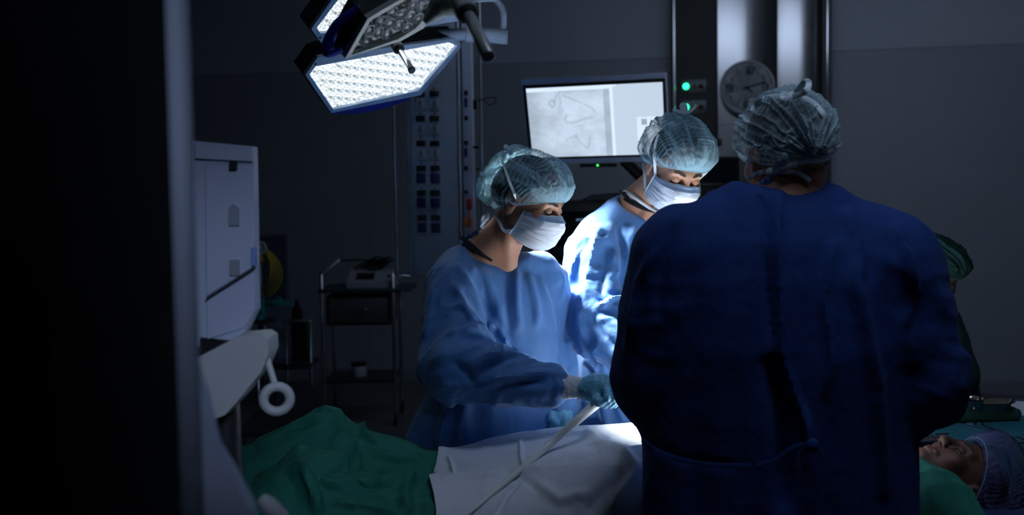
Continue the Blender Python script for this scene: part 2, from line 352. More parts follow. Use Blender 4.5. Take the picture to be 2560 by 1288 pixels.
# ------------------------------------------------------------------ people
def head_sdf(q, closed=True, gaze=0.0):
    """q: head-local points (x right, y forward, z up)"""
    q = q.copy(); q[..., 0] = q[..., 0]; ax = np.abs(q[..., 0]); m = np.stack([ax, q[..., 1], q[..., 2]], -1)
    d = ell(q, (0, -.012, .035), (.075, .095, .086))
    d = smin(d, ell(q, (0, .028, -.030), (.060, .062, .088)), .03)
    d = smin(d, rc(m, (.046, .004, -.058), (.012, .066, -.098), .017, .016), .035)
    d = smin(d, ell(q, (0, .075, -.096), (.022, .017, .018)), .02)
    d = smin(d, ell(m, (.040, .064, -.022), (.022, .020, .020)), .025)
    d = smin(d, rc(m, (.006, .086, .020), (.040, .074, .022), .010, .009), .02)
    d = smax(d, -ell(m, (.031, .098, .001), (.0175, .017, .013)), .012)
    d = smin(d, rc(q, (0, .088, .014), (0, .110, -.026), .0075, .0105), .012)
    d = smin(d, ell(m, (.0115, .100, -.030), (.0075, .010, .0075)), .006)
    d = smin(d, ell(m, (.011, .084, -.060), (.018, .010, .0065)), .008)      # upper lip
    d = smin(d, ell(q, (0, .086, -.070), (.020, .010, .007)), .006)          # lower lip
    d = smax(d, -ell(q, (0, .099, -.065), (.022, .006, .0014)), .002)
    eye = np.array([.031, .079, .0], np.float32)
    lid = np.linalg.norm(m-eye, axis=-1)-.0138
    e = m-eye; cut = -e[..., 2]*.9+e[..., 1]*0-(.0015 if not closed else .0065); cut2 = e[..., 2]+(.0035 if not closed else .0075)
    up_l = np.maximum(lid, cut); lo_l = np.maximum(lid, cut2)
    d = smin(d, np.minimum(up_l, lo_l), .003)
    ear = smax(ell(m, (.077, -.012, -.004), (.009, .019, .031)), -ell(m, (.086, -.006, .0), (.006, .010, .018)), .004)
    d = smin(d, ear, .008)
    return d
def body_fn(H):
    h, R, limbs, tor, neck = H['c'], H['R'], H['limbs'], H['torso'], H['neck']
    R32 = np.array(R, np.float32); h32 = np.array(h, np.float32); s = H.get('s', 1.0)
    def fn(p):
        q = ((p-h32)@R32)/s; near = (np.abs(q) < .2).all(-1)
        d = np.linalg.norm(q, axis=-1)-.1
        if near.any(): d[near] = head_sdf(q[near], H.get('closed', True))*s
        a = h+R@np.array([0, -.028, -.045])*s
        nk = rc(p, a, neck, .049*H.get('nw', 1), .058*H.get('nw', 1)); jawmask = 0.022
        if H.get('scm', True):
            for sx in (-1, 1):
                nk = smin(nk, rc(p, h+R@np.array([sx*.058, -.018, -.04])*s, neck+np.array(H['scm_to'])*1.0, .014, .010), .02)
        d = smin(d, nk, jawmask)
        b = torso(p, H['yaw'], tor)
        for l in limbs: b = smin(b, rc(p, *l), .05)
        d = smin(d, b, .05)
        return d
    return fn
def axis_mix(lo, hi, flo, fhi, fine, coarse):
    a = list(np.arange(lo, flo, coarse))+list(np.arange(flo, fhi, fine))+list(np.arange(fhi, hi+coarse, coarse)); return np.array(sorted(set(np.round(a, 5))))
def make_body(root, H, m, box):
    c = H['c']; ax = [axis_mix(box[k][0], box[k][1], c[k]-H['fine'][k][0], c[k]+H['fine'][k][1], H.get('res', .0022), .018) for k in range(3)]
    V, Fq = surfnet(body_fn(H), *ax); V = relax(V, Fq, 1, .3)
    return link('body', npmesh('body', V, Fq), m, root)
def toworld(c, R, pts, s=1.0): return np.asarray(pts)@np.array(R).T*s+np.array(c)

def cap_mesh(root, c, R, seed, puff, tilt, F, B, m, s=1.0, lift=0.0, nfold=11, drop=0.0, low=.10):
    """bouffant cap: rim band plane + dome; pleats run between the gathers F (front) and B (back), head-local directions"""
    nt, nr = 300, 150
    th = np.linspace(0, 2*np.pi, nt, endpoint=False); r = np.linspace(0, 1, nr)
    T, Rr = np.meshgrid(th, r)                       # rows from rim to crown
    lat = -low + (np.pi/2+low)*Rr**.85
    d = np.stack([np.sin(T)*np.cos(lat), np.cos(T)*np.cos(lat), np.sin(lat)], -1)
    ct, st = math.cos(tilt), math.sin(tilt)          # tilt the rim: front up, back down
    rim = np.array([[1, 0, 0], [0, ct, -st], [0, st, ct]]); dd = d@rim.T
    base = np.array([.080, .100, .092]); cen = np.array([0, -.010, .030+lift])
    pf = puff[0]+puff[1]*np.clip(dd[..., 2], 0, 1)+puff[2]*np.clip(-dd[..., 1], 0, 1)+puff[3]*np.clip(dd[..., 1], 0, 1)
    pf = pf*np.clip(Rr/.16, 0, 1)**.55+.003
    Fa, Ba = nrm(F), nrm(B); ax = nrm(Fa-Ba); e1 = nrm(np.cross(ax, (1, 0, 0.01))); e2 = np.cross(ax, e1)
    psi = np.arctan2(dd@e2, dd@e1); pos = np.clip((1-dd@ax)/2, 0, 1)
    fr = np.linalg.norm(dd-Fa, axis=-1); bk = np.linalg.norm(dd-Ba, axis=-1)
    w1 = noise(dd*1.0, 2.3, seed); w2 = noise(dd, 5.0, seed+3)
    q = np.stack([np.cos(psi)*1.0, np.sin(psi)*1.0, pos*.30+seed], -1)
    folds = ridge(q+w1[..., None]*.06, nfold/2.6, seed); folds2 = ridge(q+w2[..., None]*.05, nfold/1.25, seed+9)
    # fine crinkle pleats across the folds
    ph = pos*135+w1*7+folds*5+3*w2; crk = (.5+.5*np.sin(ph))**3; amp_c = np.clip(.55+.9*noise(dd, 2.8, seed+21), 0, 1)
    gather = np.exp(-(fr/.30)**2)+np.exp(-(bk/.28)**2); gl = np.exp(-(fr/.75)**2)+np.exp(-(bk/.6)**2)
    rimz = np.clip(1-Rr/.085, 0, 1); rimp = (.5+.5*np.sin(T*95))
    rad = pf+.009*folds*np.clip(Rr*6, 0, 1)+.005*folds2*np.clip(Rr*6, 0, 1)+.0022*crk*amp_c*(1-rimz)+.004*noise(dd, 3.1, seed+31)*np.clip(Rr*5, 0, 1)+.0016*rimp*rimz-.010*gl*np.clip(Rr*5, 0, 1)*.6
    pts = cen+dd*(base+rad[..., None]); V = toworld(c, R, pts.reshape(-1, 3), s)
    f = []
    i = np.arange(nr-1)[:, None]*nt; j = np.arange(nt)[None]; jn = (j+1) % nt
    Fq = np.stack([i+j, i+jn, i+nt+jn, i+nt+j], -1).reshape(-1, 4)
    dens = .17+.50*folds**2.2+.38*folds2**2.2+.42*crk*amp_c+.65*gather+.24*gl+.30*rimz*(.4+.6*rimp)+.10*noise(dd, 9, seed+40)+drop*np.clip(dd[..., 1], 0, 1)
    dens = np.clip(dens, .08, .96)
    me = npmesh('bouffant_cap', V, Fq); a = me.color_attributes.new('weave', 'FLOAT_COLOR', 'POINT')
    dd4 = np.repeat(dens.reshape(-1, 1), 4, 1).astype(np.float32); a.data.foreach_set('color', dd4.ravel())
    o = link('bouffant_cap', me, m, root)
    rimpts = V.reshape(nr, nt, 3)[2]
    MB().tube(rimpts[::3], .0014*s, 6, closed=True).build('elastic_band', 'elastic', o)
    return o
def cap_mat(name, col):
    m = bpy.data.materials.new(name); m.use_nodes = True; t = m.node_tree; b = t.nodes['Principled BSDF']; out = t.nodes['Material Output']
    at = t.nodes.new('ShaderNodeAttribute'); at.attribute_name = 'weave'
    b.inputs['Base Color'].default_value = (*col, 1); b.inputs['Roughness'].default_value = .8; b.inputs['Sheen Weight'].default_value = .2
    tl = t.nodes.new('ShaderNodeBsdfTranslucent'); tl.inputs[0].default_value = (*col, 1)
    m1 = t.nodes.new('ShaderNodeMixShader'); m1.inputs[0].default_value = .35
    tr = t.nodes.new('ShaderNodeBsdfTransparent'); m2 = t.nodes.new('ShaderNodeMixShader')
    t.links.new(b.outputs[0], m1.inputs[1]); t.links.new(tl.outputs[0], m1.inputs[2]); t.links.new(at.outputs['Fac'], m2.inputs[0])
    t.links.new(tr.outputs[0], m2.inputs[1]); t.links.new(m1.outputs[0], m2.inputs[2]); t.links.new(m2.outputs[0], out.inputs[0]); return m
M['cap'] = cap_mat('sheer_blue_cap_nonwoven', (.36, .58, .66)); M['cap_dim'] = cap_mat('sheer_grey_cap_nonwoven', (.42, .55, .60))

M['elastic'] = mat('pale_teal_elastic', (.20, .31, .37), .8)
def hair_mesh(root, c, R, s=1.0, bun=None, nape=True, low=-.02):
    def fn(p):
        q = ((p-np.array(c, np.float32))@np.array(R, np.float32))/s
        d = ell(q, (0, -.018, .037), (.0785, .0955, .090))
        front = (q[..., 1]-.045)*.8-(q[..., 2]-.035)          # hairline plane
        d = smax(d, front*.75-.0, .01)
        d = smax(d, (low-q[..., 2])+(-.35*(q[..., 1]+.05)*-1), .01)
        if bun is not None: d = smin(d, ell(q, bun[0], bun[1]), .02)
        return d*s
    c = np.array(c); o = surf_obj('hair', fn, [(k-.17, k+.17) for k in c], .005, 'hair', root); return o
def brows(root, c, R, bv, s=1.0, thick=.0032):
    for sx in (1, -1):
        pts = []
        for x, z in ((.012, .0215), (.022, .0245), (.033, .0265), (.044, .0235), (.052, .017)):
            o = np.array([sx*x*1.0, .16, z]); hit = bv.ray_cast(Vector(toworld(c, R, o, s)), Vector(R@np.array([0, -1.0, 0])))
            pts.append(np.array(hit[0])+R@np.array([0, .0004, 0]) if hit[0] else toworld(c, R, (sx*x, .085, z), s))
        pp = bez(pts, 16); n = len(pp)
        rr = [thick*s*(.55+1.0*math.sin(math.pi*min(1, (i/n)*1.05+.12)))*(.8 if i > n*.75 else 1) for i in range(n)]
        MB().tube(pp, rr, 8, flat=tuple(R@np.array([0, 1.0, 0]))).build('eyebrow', 'brow', root)
def lashes(root, c, R, bv, z0=-.0045, s=1.0):
    for sx in (1, -1):
        pts = []
        for k in range(7):
            a = -1+2*k/6; x = .031+a*.0155; z = z0+.0035*(1-a*a)*-.8+.001
            hit = bv.ray_cast(Vector(toworld(c, R, (sx*x, .16, z), s)), Vector(R@np.array([0, -1.0, 0])))
            if hit[0]: pts.append(np.array(hit[0])+R@np.array([0, .0006, -.0003]))
        if len(pts) > 3: MB().tube(bez(pts, 14), [.0004]+[.0011*s]*12+[.0012*s]*30 if False else .0014*s, 6).build('eyelashes', 'brow', root)
def mask_mesh(root, c, R, seed, s=1.0, W=.066):
    nu, nv = 90, 70; a = np.linspace(-1, 1, nu); v = np.linspace(0, 1, nv); A, V_ = np.meshgrid(a, v)
    kz = np.interp(V_, [0, .1, .25, .5, .72, .88, 1], [-.004, -.016, -.032, -.063, -.090, -.108, -.116])
    kf = np.interp(V_, [0, .1, .25, .5, .72, .88, 1], [.106, .117, .1255, .122, .111, .093, .066])
    kb = np.interp(V_, [0, .5, 1], [.030, .022, .006]); ww = W+.004*np.sin(np.pi*V_)
    ang = A*1.32; x = ww*np.sin(ang)/math.sin(1.32)*(1-.05*np.abs(A)*V_); cc = (np.cos(ang)-math.cos(1.32))/(1-math.cos(1.32))
    y = kb+(kf-kb)*cc**.72; z = kz-.014*np.abs(A)**1.6*(1-V_)*1.0+.022*np.abs(A)**2*V_
    # nose dent at the top edge, pleat steps and creases
    y -= .006*np.exp(-((np.abs(A)-.28)/.12)**2)*np.clip(1-V_*5, 0, 1)
    pts = np.stack([x, y, z], -1); nn = np.stack([np.sin(ang), np.cos(ang), 0*ang], -1)
    h = 0
    for v0, sl in ((.30, .10), (.50, .0), (.70, -.1)):
        e = V_-(v0+sl*np.abs(A)); h = h+.0018*np.clip(1-e/.11, 0, 1)*(e > 0)*(.35+.65*np.abs(A))
    pq = np.stack([A*1.6, V_*2.4, 0*A+seed], -1)
    h = h+.0045*ridge(pq, 1.15, seed)+.0022*ridge(pq, 2.4, seed+5)+.003*noise(pq, 1.3, seed+8)
    h = h*np.clip(V_*9, 0, 1)*np.clip((1-np.abs(A))*7+.15, 0, 1)
    h = h+.0008*np.sin(np.clip(V_/.055, 0, 1)*np.pi)-.0007*(np.abs(V_-.052) < .012)
    pts = pts+nn*h[..., None]; Vw = toworld(c, R, pts.reshape(-1, 3), s)
    i = np.arange(nv-1)[:, None]*nu; j = np.arange(nu-1)[None]; Fq = np.stack([i+j, i+j+1, i+nu+j+1, i+nu+j], -1).reshape(-1, 4)
    me = npmesh('surgical_mask', Vw, Fq); o = link('surgical_mask', me, 'mask', root)
    sd = o.modifiers.new('thickness', 'SOLIDIFY'); sd.thickness = .0012; sd.offset = 1
    G = Vw.reshape(nv, nu, 3)
    # stitched top band
    band = pts[:9]+nn[:9]*.0014; bw = toworld(c, R, band.reshape(-1, 3), s); i = np.arange(8)[:, None]*nu; Fb = np.stack([i+j, i+j+1, i+nu+j+1, i+nu+j], -1).reshape(-1, 4)
    link('mask_band', npmesh('mask_band', bw+(R@np.array([0, .0022, .0]))*s, Fb), 'mask_blue', o)
    for r_ in (5.2, 7.2):
        st = MB(); ii = int(r_)
        for jj in range(2, nu-2, 1):
            p = G[ii][jj]+(R@nn[ii][jj])*.0042*s; q = G[ii][jj+1]+(R@nn[ii][jj+1])*.0042*s; st.tube([p, p+(q-p)*.45], .0006*s, 5)
        st.build('stitching', M['stitch'], o)
    for sx in (0, nu-1):    # bound side edges
        MB().tube([G[k][sx] for k in range(0, nv, 3)], .0045*s, 8, flat=tuple(R@np.array([0, 1.0, 0]))).build('mask_binding', 'tie', o)
    return o, G
M['stitch'] = mat('blue_stitching', (.16, .24, .42), .8)
def ribbon(name, pts, root, w=.0045, flat=(0, -1, 0), n=40, m='tie', r=None):
    pts = bez(pts, n); rr = w if r is None else list(np.linspace(r[0], r[1], len(pts)))
    return MB().tube(pts, rr, 8, flat=flat).build(name, m, root)
def bvh(o):
    me = o.data; return BVHTree.FromPolygons([v.co.copy() for v in me.vertices], [tuple(p.vertices) for p in me.polygons])
def on_head(c, R, x, y, z, s=1.0): return toworld(c, R, (x, y, z), s)

def sleeve_wr(V, segs, amp=.006):
    """wrinkles in each sleeve's own frame"""
    tot = np.zeros(len(V)); 
    for a, b, ra, seed, k in segs:
        a = np.array(a, float); b = np.array(b, float); ab = b-a; L = np.linalg.norm(ab); t = ((V-a)@ab)/(L*L); ax = ab/L
        rad = V-(a+t[:, None]*ab); dist = np.linalg.norm(rad, axis=1); e1 = nrm(np.cross(ax, (0, .3, 1))); e2 = np.cross(ax, e1)
        ph = np.arctan2(rad@e2, rad@e1); wgt = np.clip(1-np.maximum(dist-ra*1.25, 0)/.03, 0, 1)*np.clip(1-np.maximum(np.maximum(-t, t-1), 0)/.15, 0, 1)
        q = np.stack([np.cos(ph)*.55, np.sin(ph)*.55, t*L*10+.9*np.cos(ph+seed)], -1)
        q = q+noise(q, 1.1, seed)[:, None]*.35
        tot += wgt*k*(amp*1.6*ridge(q, 1.0, seed)+amp*.8*ridge(q, 2.3, seed+4)+amp*.7*noise(q, .8, seed+8))
    return tot
def person(label, loc): return thing('person', label, 'person', loc)

# ---- woman at the far side of the table, three-quarter profile
def woman():
    root = person('person in bright blue gown reaching an arm out, leftmost of the standing people', (0.0, 3.0, 0))
    c = P(1322, 504, 2.93); R = frame((.86*.93, -.50*.93, -.36), roll=.02)
    nb = P(1232, 640, 3.0); s = 1.0
    S1 = P(1135, 705, 2.92); E1 = P(1132, 925, 2.74); W1 = P(1432, 968, 2.66)
    S2 = P(1352, 690, 3.08); E2 = P(1378, 850, 3.14); W2 = P(1398, 1020, 2.98)
    yaw = math.radians(24); cx = (nb[0])+.005; cy = 3.02
    tor_b = [(.2, cx, cy, .12, .1), (.8, cx, cy, .14, .11), (1.05, cx, cy, .12, .10), (1.25, cx, cy, .145, .10), (1.31, cx, cy, .12, .08), (1.345, cx, cy, .07, .06)]
    H = dict(c=c, R=R, neck=nb, torso=tor_b, yaw=yaw, closed=False, scm_to=(.045, -.05, -.02), nw=1.0,
             limbs=[(P(1228, 618, 2.97), P(1170, 650, 2.97), .045, .042), (S1, E1, .045, .038), (E1, W1, .036, .024), (S2, E2, .042, .035), (E2, W2, .033, .024), ((cx-.09, cy, .95), (cx-.10, cy, .06), .08, .045), ((cx+.09, cy, .95), (cx+.10, cy, .06), .08, .045), ((cx-.10, cy, .05), (cx-.06, cy-.14, .04), .04, .03), ((cx+.10, cy, .05), (cx+.14, cy-.14, .04), .04, .03)],
             fine=[(.13, .13), (.13, .13), (.16, .14)])
    bo = make_body(root, H, 'skin', [(-.5, .5), (2.5, 3.4), (0.0, 1.75)])
    bv = bvh(bo); brows(root, c, R, bv); lashes(root, c, R, bv, -.001)
    for sx in (1, -1):
        e = MB(); e.lathe(toworld(c, R, (sx*.031, .079-.0, 0)), R@np.array([0, 1, 0]), [(.0125*math.sin(a), -.0125*math.cos(a)) for a in np.linspace(0, math.pi, 14)], 20); eo = e.build('eye', M['eyewhite'], root)
        gz = nrm(np.array([0.0, .8, -.42])); pc = np.array([sx*.031, .079, 0])+gz*.0117
        MB().lathe(toworld(c, R, pc), R@gz, [(.0001, -.001), (.0055, -.0002), (.0045, .0007), (.0001, .001)], 16).build('iris', M['iris'], eo)
    hair_mesh(root, c, R, low=-.05, bun=((0, -.075, .01), (.06, .045, .055)))
    cap = cap_mesh(root, c, R, 3.3, (.012, .004, .030, .020), .50, (.22, .95, .12), (0, -.85, .25), M['cap'], lift=-.006, nfold=9, drop=.18, low=.42)
    mk, G = mask_mesh(root, c, R, 2.0)
    tl = G[0][-1]; bl = G[-10][-1]
    fl = tuple(nrm([.5, -.85, .1]))
    L = lambda x, y, z: toworld(c, R, (x, y, z)); cb = bvh(cap)
    ribbon('mask_tie', [G[0][-1]]+[snap(cb, a, b, 2.9, .003) for a, b in ((1300, 516), (1290, 495), (1280, 470), (1270, 445), (1262, 420), (1256, 400))]+[P(1262, 384, 2.93)], mk, .0046, fl)
    ribbon('mask_tie', [P(1278, 388, 2.93), P(1272, 376, 2.93), P(1265, 366, 2.93), P(1262, 372, 2.92)], mk, .006, fl)
    ribbon('mask_tie', [G[-16][-1], G[-14][-1]+R@np.array([.006, -.02, -.004]), L(.066, -.035, -.072), L(.055, -.085, -.045), L(.01, -.115, -.03)], mk, .0052, fl)
    ribbon('mask_tie', [P(1222, 530, 2.93), P(1208, 543, 2.93), P(1205, 556, 2.92), P(1218, 548, 2.92), P(1224, 534, 2.93)], mk, .0045, fl)
    ribbon('mask_tie', [P(1222, 540, 2.92), P(1212, 555, 2.92), P(1203, 566, 2.91), P(1210, 570, 2.91)], mk, .004, fl)
    # gown
    hole = P(1240, 612, 2.93)
    def gn(p):
        t = torso(p, yaw, [(.25, cx-.10, cy+.02, .33, .17), (.55, cx-.07, cy+.01, .295, .16), (.8, cx-.03, cy, .262, .155), (.95, cx+.0, cy, .21, .155), (1.1, cx, cy-.005, .185, .145), (1.22, cx, cy, .178, .125), (1.29, cx, cy, .16, .105), (1.34, cx-.005, cy, .115, .085), (1.375, cx-.01, cy, .08, .065)], 2.3)
        sh = np.minimum(rc(p, S1, S1+(E1-S1)*.5, .068, .072), rc(p, S2, S2+(E2-S2)*.5, .060, .062)); d = smin(t, sh, .05)
        sl = smin(rc(p, S1, E1, .070, .084), rc(p, E1, P(1376, 967, 2.69), .082, .048), .035)
        d = smin(d, sl, .014)
        d = smin(d, rc(p, S2, E2, .058, .060), .014); d = smin(d, rc(p, E2, W2, .060, .045), .014)
        d = smin(d, rc(p, P(1190, 632, 3.01), P(1145, 668, 2.97), .045, .058), .04)
        d = smin(d, rc(p, P(1314, 650, 2.99), P(1350, 668, 3.04), .026, .05), .03)
        d = smax(d, -ell(p, hole, (.080, .080, .047), np.array([[.97, 0, .24], [0, 1, 0], [-.24, 0, .97]])), .008)
        return d
    def disp(V, N):
        z = V[:, 2]; q = V*np.array([1, 1, .16]); q = q+noise(V, 4, 2)[:, None]*.035*np.array([1, 1, 0])
        tors = np.clip((V[:, 0]-(cx-.14))/.05, 0, 1)
        k = .45+.8*np.clip((1.05-z)/.4, 0, 1.3)
        d = k*(.010*ridge(q, 13, 1)+.005*noise(q, 22, 5))*tors+.0035*ridge(V, 8, 3)+.001*ridge(V, 22, 5)
        segs = [(S1, E1, .08, 2, 1.3), (E1, W1, .08, 5, 1.7), (S2, E2, .06, 8, 1.2), (E2, W2, .055, 11, 1.2)]
        return d+sleeve_wr(V, segs)-.004
    fold = [([(1178, 690), (1210, 750), (1232, 800)], -.008, 10), ([(1195, 655), (1235, 740), (1262, 830)], .006, 12), ([(1140, 660), (1185, 720), (1205, 790)], .007, 9),
            ([(1290, 670), (1290, 760), (1298, 830)], .009, 10), ([(1320, 680), (1340, 760), (1345, 820)], .007, 9), ([(1265, 680), (1268, 780), (1275, 850)], -.006, 8), ([(1345, 690), (1370, 760), (1385, 830)], .008, 8),
            ([(1120, 838), (1180, 822), (1245, 812)], .012, 9), ([(1150, 850), (1210, 850), (1240, 842)], -.005, 10), ([(1240, 815), (1262, 850), (1250, 890), (1215, 900)], .013, 9), ([(1190, 905), (1225, 885), (1240, 860)], .010, 6),
            ([(1165, 940), (1220, 895), (1270, 878), (1340, 905)], .014, 13), ([(1130, 905), (1170, 930), (1185, 965)], -.010, 9), ([(1185, 975), (1240, 945), (1330, 935), (1390, 930)], .009, 10), ([(1240, 970), (1300, 955), (1380, 960)], -.007, 9),
            ([(1395, 915), (1412, 945), (1405, 985)], .010, 7), ([(1378, 920), (1385, 960), (1375, 1000)], -.008, 6), ([(1130, 1000), (1110, 1060), (1095, 1130)], .014, 11), ([(1165, 1000), (1150, 1070), (1140, 1130)], .010, 10), ([(1060, 980), (1040, 1050), (1015, 1120)], .012, 12),
            ([(1085, 700), (1075, 780), (1062, 850)], .006, 8), ([(1130, 700), (1170, 780), (1190, 820)], .007, 8)]
    g = surf_obj('surgical_gown', gn, [(-.48, .36), (2.5, 3.36), (.3, 1.45)], .0062, 'gown', root, disp, 1, fold)
    # neckline binding, undershirt
    gb = bvh(g)
    MB().tube(bez([snap(gb, a, b, 2.93, .0) for a, b in ((1150, 603), (1160, 612), (1180, 632), (1205, 646), (1232, 657), (1262, 663), (1288, 659))], 40), .0042, 8).build('neck_binding', 'gown', root)
    bb = bvh(bo); ribbon('undershirt', [snap(bb, a, b, 2.95, .004) for a, b in ((1150, 598), (1164, 606), (1182, 619), (1205, 637), (1230, 652))], root, .010, tuple(nrm([-.4, -.6, .6])), m='tshirt', r=(.013, .004))
    ribbon('gown_tie', [P(1150, 606, 2.99), P(1165, 596, 2.97), P(1185, 585, 2.96), P(1194, 578, 2.96)], root, .006, fl, m='gown')
    # cuff + gloved hand gripping the tube
    d = nrm(W1-E1); cw = P(1432, 972, 2.66)
    ks = np.linspace(0, 1, 26)
    A0 = P(1408, 967, 2.665); B0 = P(1478, 972, 2.64)
    cu = MB(); rings = []
    up = np.array([0, 0, 1.]); ax = nrm(B0-A0); a1 = nrm(np.cross(ax, up)); a2 = np.cross(a1, ax)
    for t in ks:
        rr = .031+.0012*math.sin(t*9)+.0006*math.sin(t*31)
        rings.append([A0+(B0-A0)*t+(a1*math.cos(q)*rr*.8+a2*math.sin(q)*rr*(1-.12*t))*(1+.03*math.sin(3*q+t*7)) for q in np.linspace(0, 2*np.pi, 36, endpoint=False)])
    cu.loft(rings); cu.build('knit_cuff', 'cuff', root)
    # gathered gown cuff end
    def gl(p):
        w0 = P(1470, 972, 2.64); k = P(1518, 962, 2.62)
        d = rc(p, w0, P(1490, 968, 2.635), .030, .031)
        d = smin(d, rc(p, P(1492, 962, 2.63), P(1528, 958, 2.62), .026, .022), .02)
        d = smin(d, rc(p, P(1490, 980, 2.63), P(1520, 972, 2.62), .022, .018), .02)
        # fingers bend down from the knuckles
        for kx, ky, mx, my, ex, ey, dy, rr in ((1548, 948, 1556, 985, 1535, 1012, .035, .0100), (1540, 952, 1549, 990, 1526, 1014, .012, .0100), (1528, 955, 1534, 994, 1512, 1014, -.008, .0098), (1512, 960, 1517, 996, 1500, 1010, -.024, .0090)):
            a = P(kx, ky, 2.62+dy*.6); b = P(mx, my, 2.60+dy*.7); e = P(ex, ey, 2.61+dy)
            f = smin(rc(p, a, b, rr*1.1, rr), rc(p, b, e, rr, rr*.85), .004); d = smin(d, f, .007)
        d = smin(d, smin(rc(p, P(1488, 985, 2.61), P(1492, 1002, 2.59), .013, .0105), rc(p, P(1492, 1002, 2.59), P(1508, 1010, 2.60), .0105, .009), .004), .010)
        return d
    def gd(V, N): return .0012*ridge(V, 45, 2)+.0004*ridge(V, 110, 6)+.0014*ridge((V-A0)@np.stack([ax*3, a1*.4, a2*.4], 1), 34, 9)-.001
    surf_obj('glove', gl, [(.15, .33), (2.53, 2.70), (.94, 1.10)], .0016, 'glove', root, gd, 1)
    MB().tube([A0+(B0-A0)*.86+(a1*math.cos(q)*.0262+a2*math.sin(q)*.0295) for q in np.linspace(0, 2*np.pi, 30, endpoint=False)], .0022, 8, closed=True).build('glove_cuff_roll', 'glove', root)
    # left hand hanging beside the table
    def gl2(p):
        Y0 = 2.96; d = rc(p, P(1395, 1018, Y0), P(1398, 1035, Y0), .030, .036)
        for ax_, ay, bx, by, ex, ey, dy, rr in ((1378, 1035, 1376, 1062, 1385, 1085, -.01, .0105), (1390, 1040, 1388, 1068, 1393, 1090, -.02, .0105), (1408, 1038, 1412, 1066, 1412, 1090, -.02, .0105), (1420, 1034, 1426, 1058, 1424, 1082, -.01, .010)):
            a = P(ax_, ay, Y0+dy*.5); b = P(bx, by, Y0+dy); e = P(ex, ey, Y0+dy*1.8); d = smin(d, smin(rc(p, a, b, rr*1.15, rr), rc(p, b, e, rr, rr*.85), .004), .010)
        d = smin(d, smin(rc(p, P(1372, 1022, Y0-.01), P(1378, 1045, Y0-.035), .012, .0105), rc(p, P(1378, 1045, Y0-.035), P(1392, 1058, Y0-.045), .0105, .009), .004), .012)
        return d
    surf_obj('glove', gl2, [(.03, .24), (2.84, 3.04), (.80, 1.0)], .0021, 'glove', root, lambda V, N: .0014*ridge(V, 45, 3)+.0004*ridge(V, 110, 4)-.001, 1)
M['eyewhite'] = mat('eye_white', (.75, .72, .70), .12); M['iris'] = mat('dark_brown_iris', (.03, .015, .01), .08)

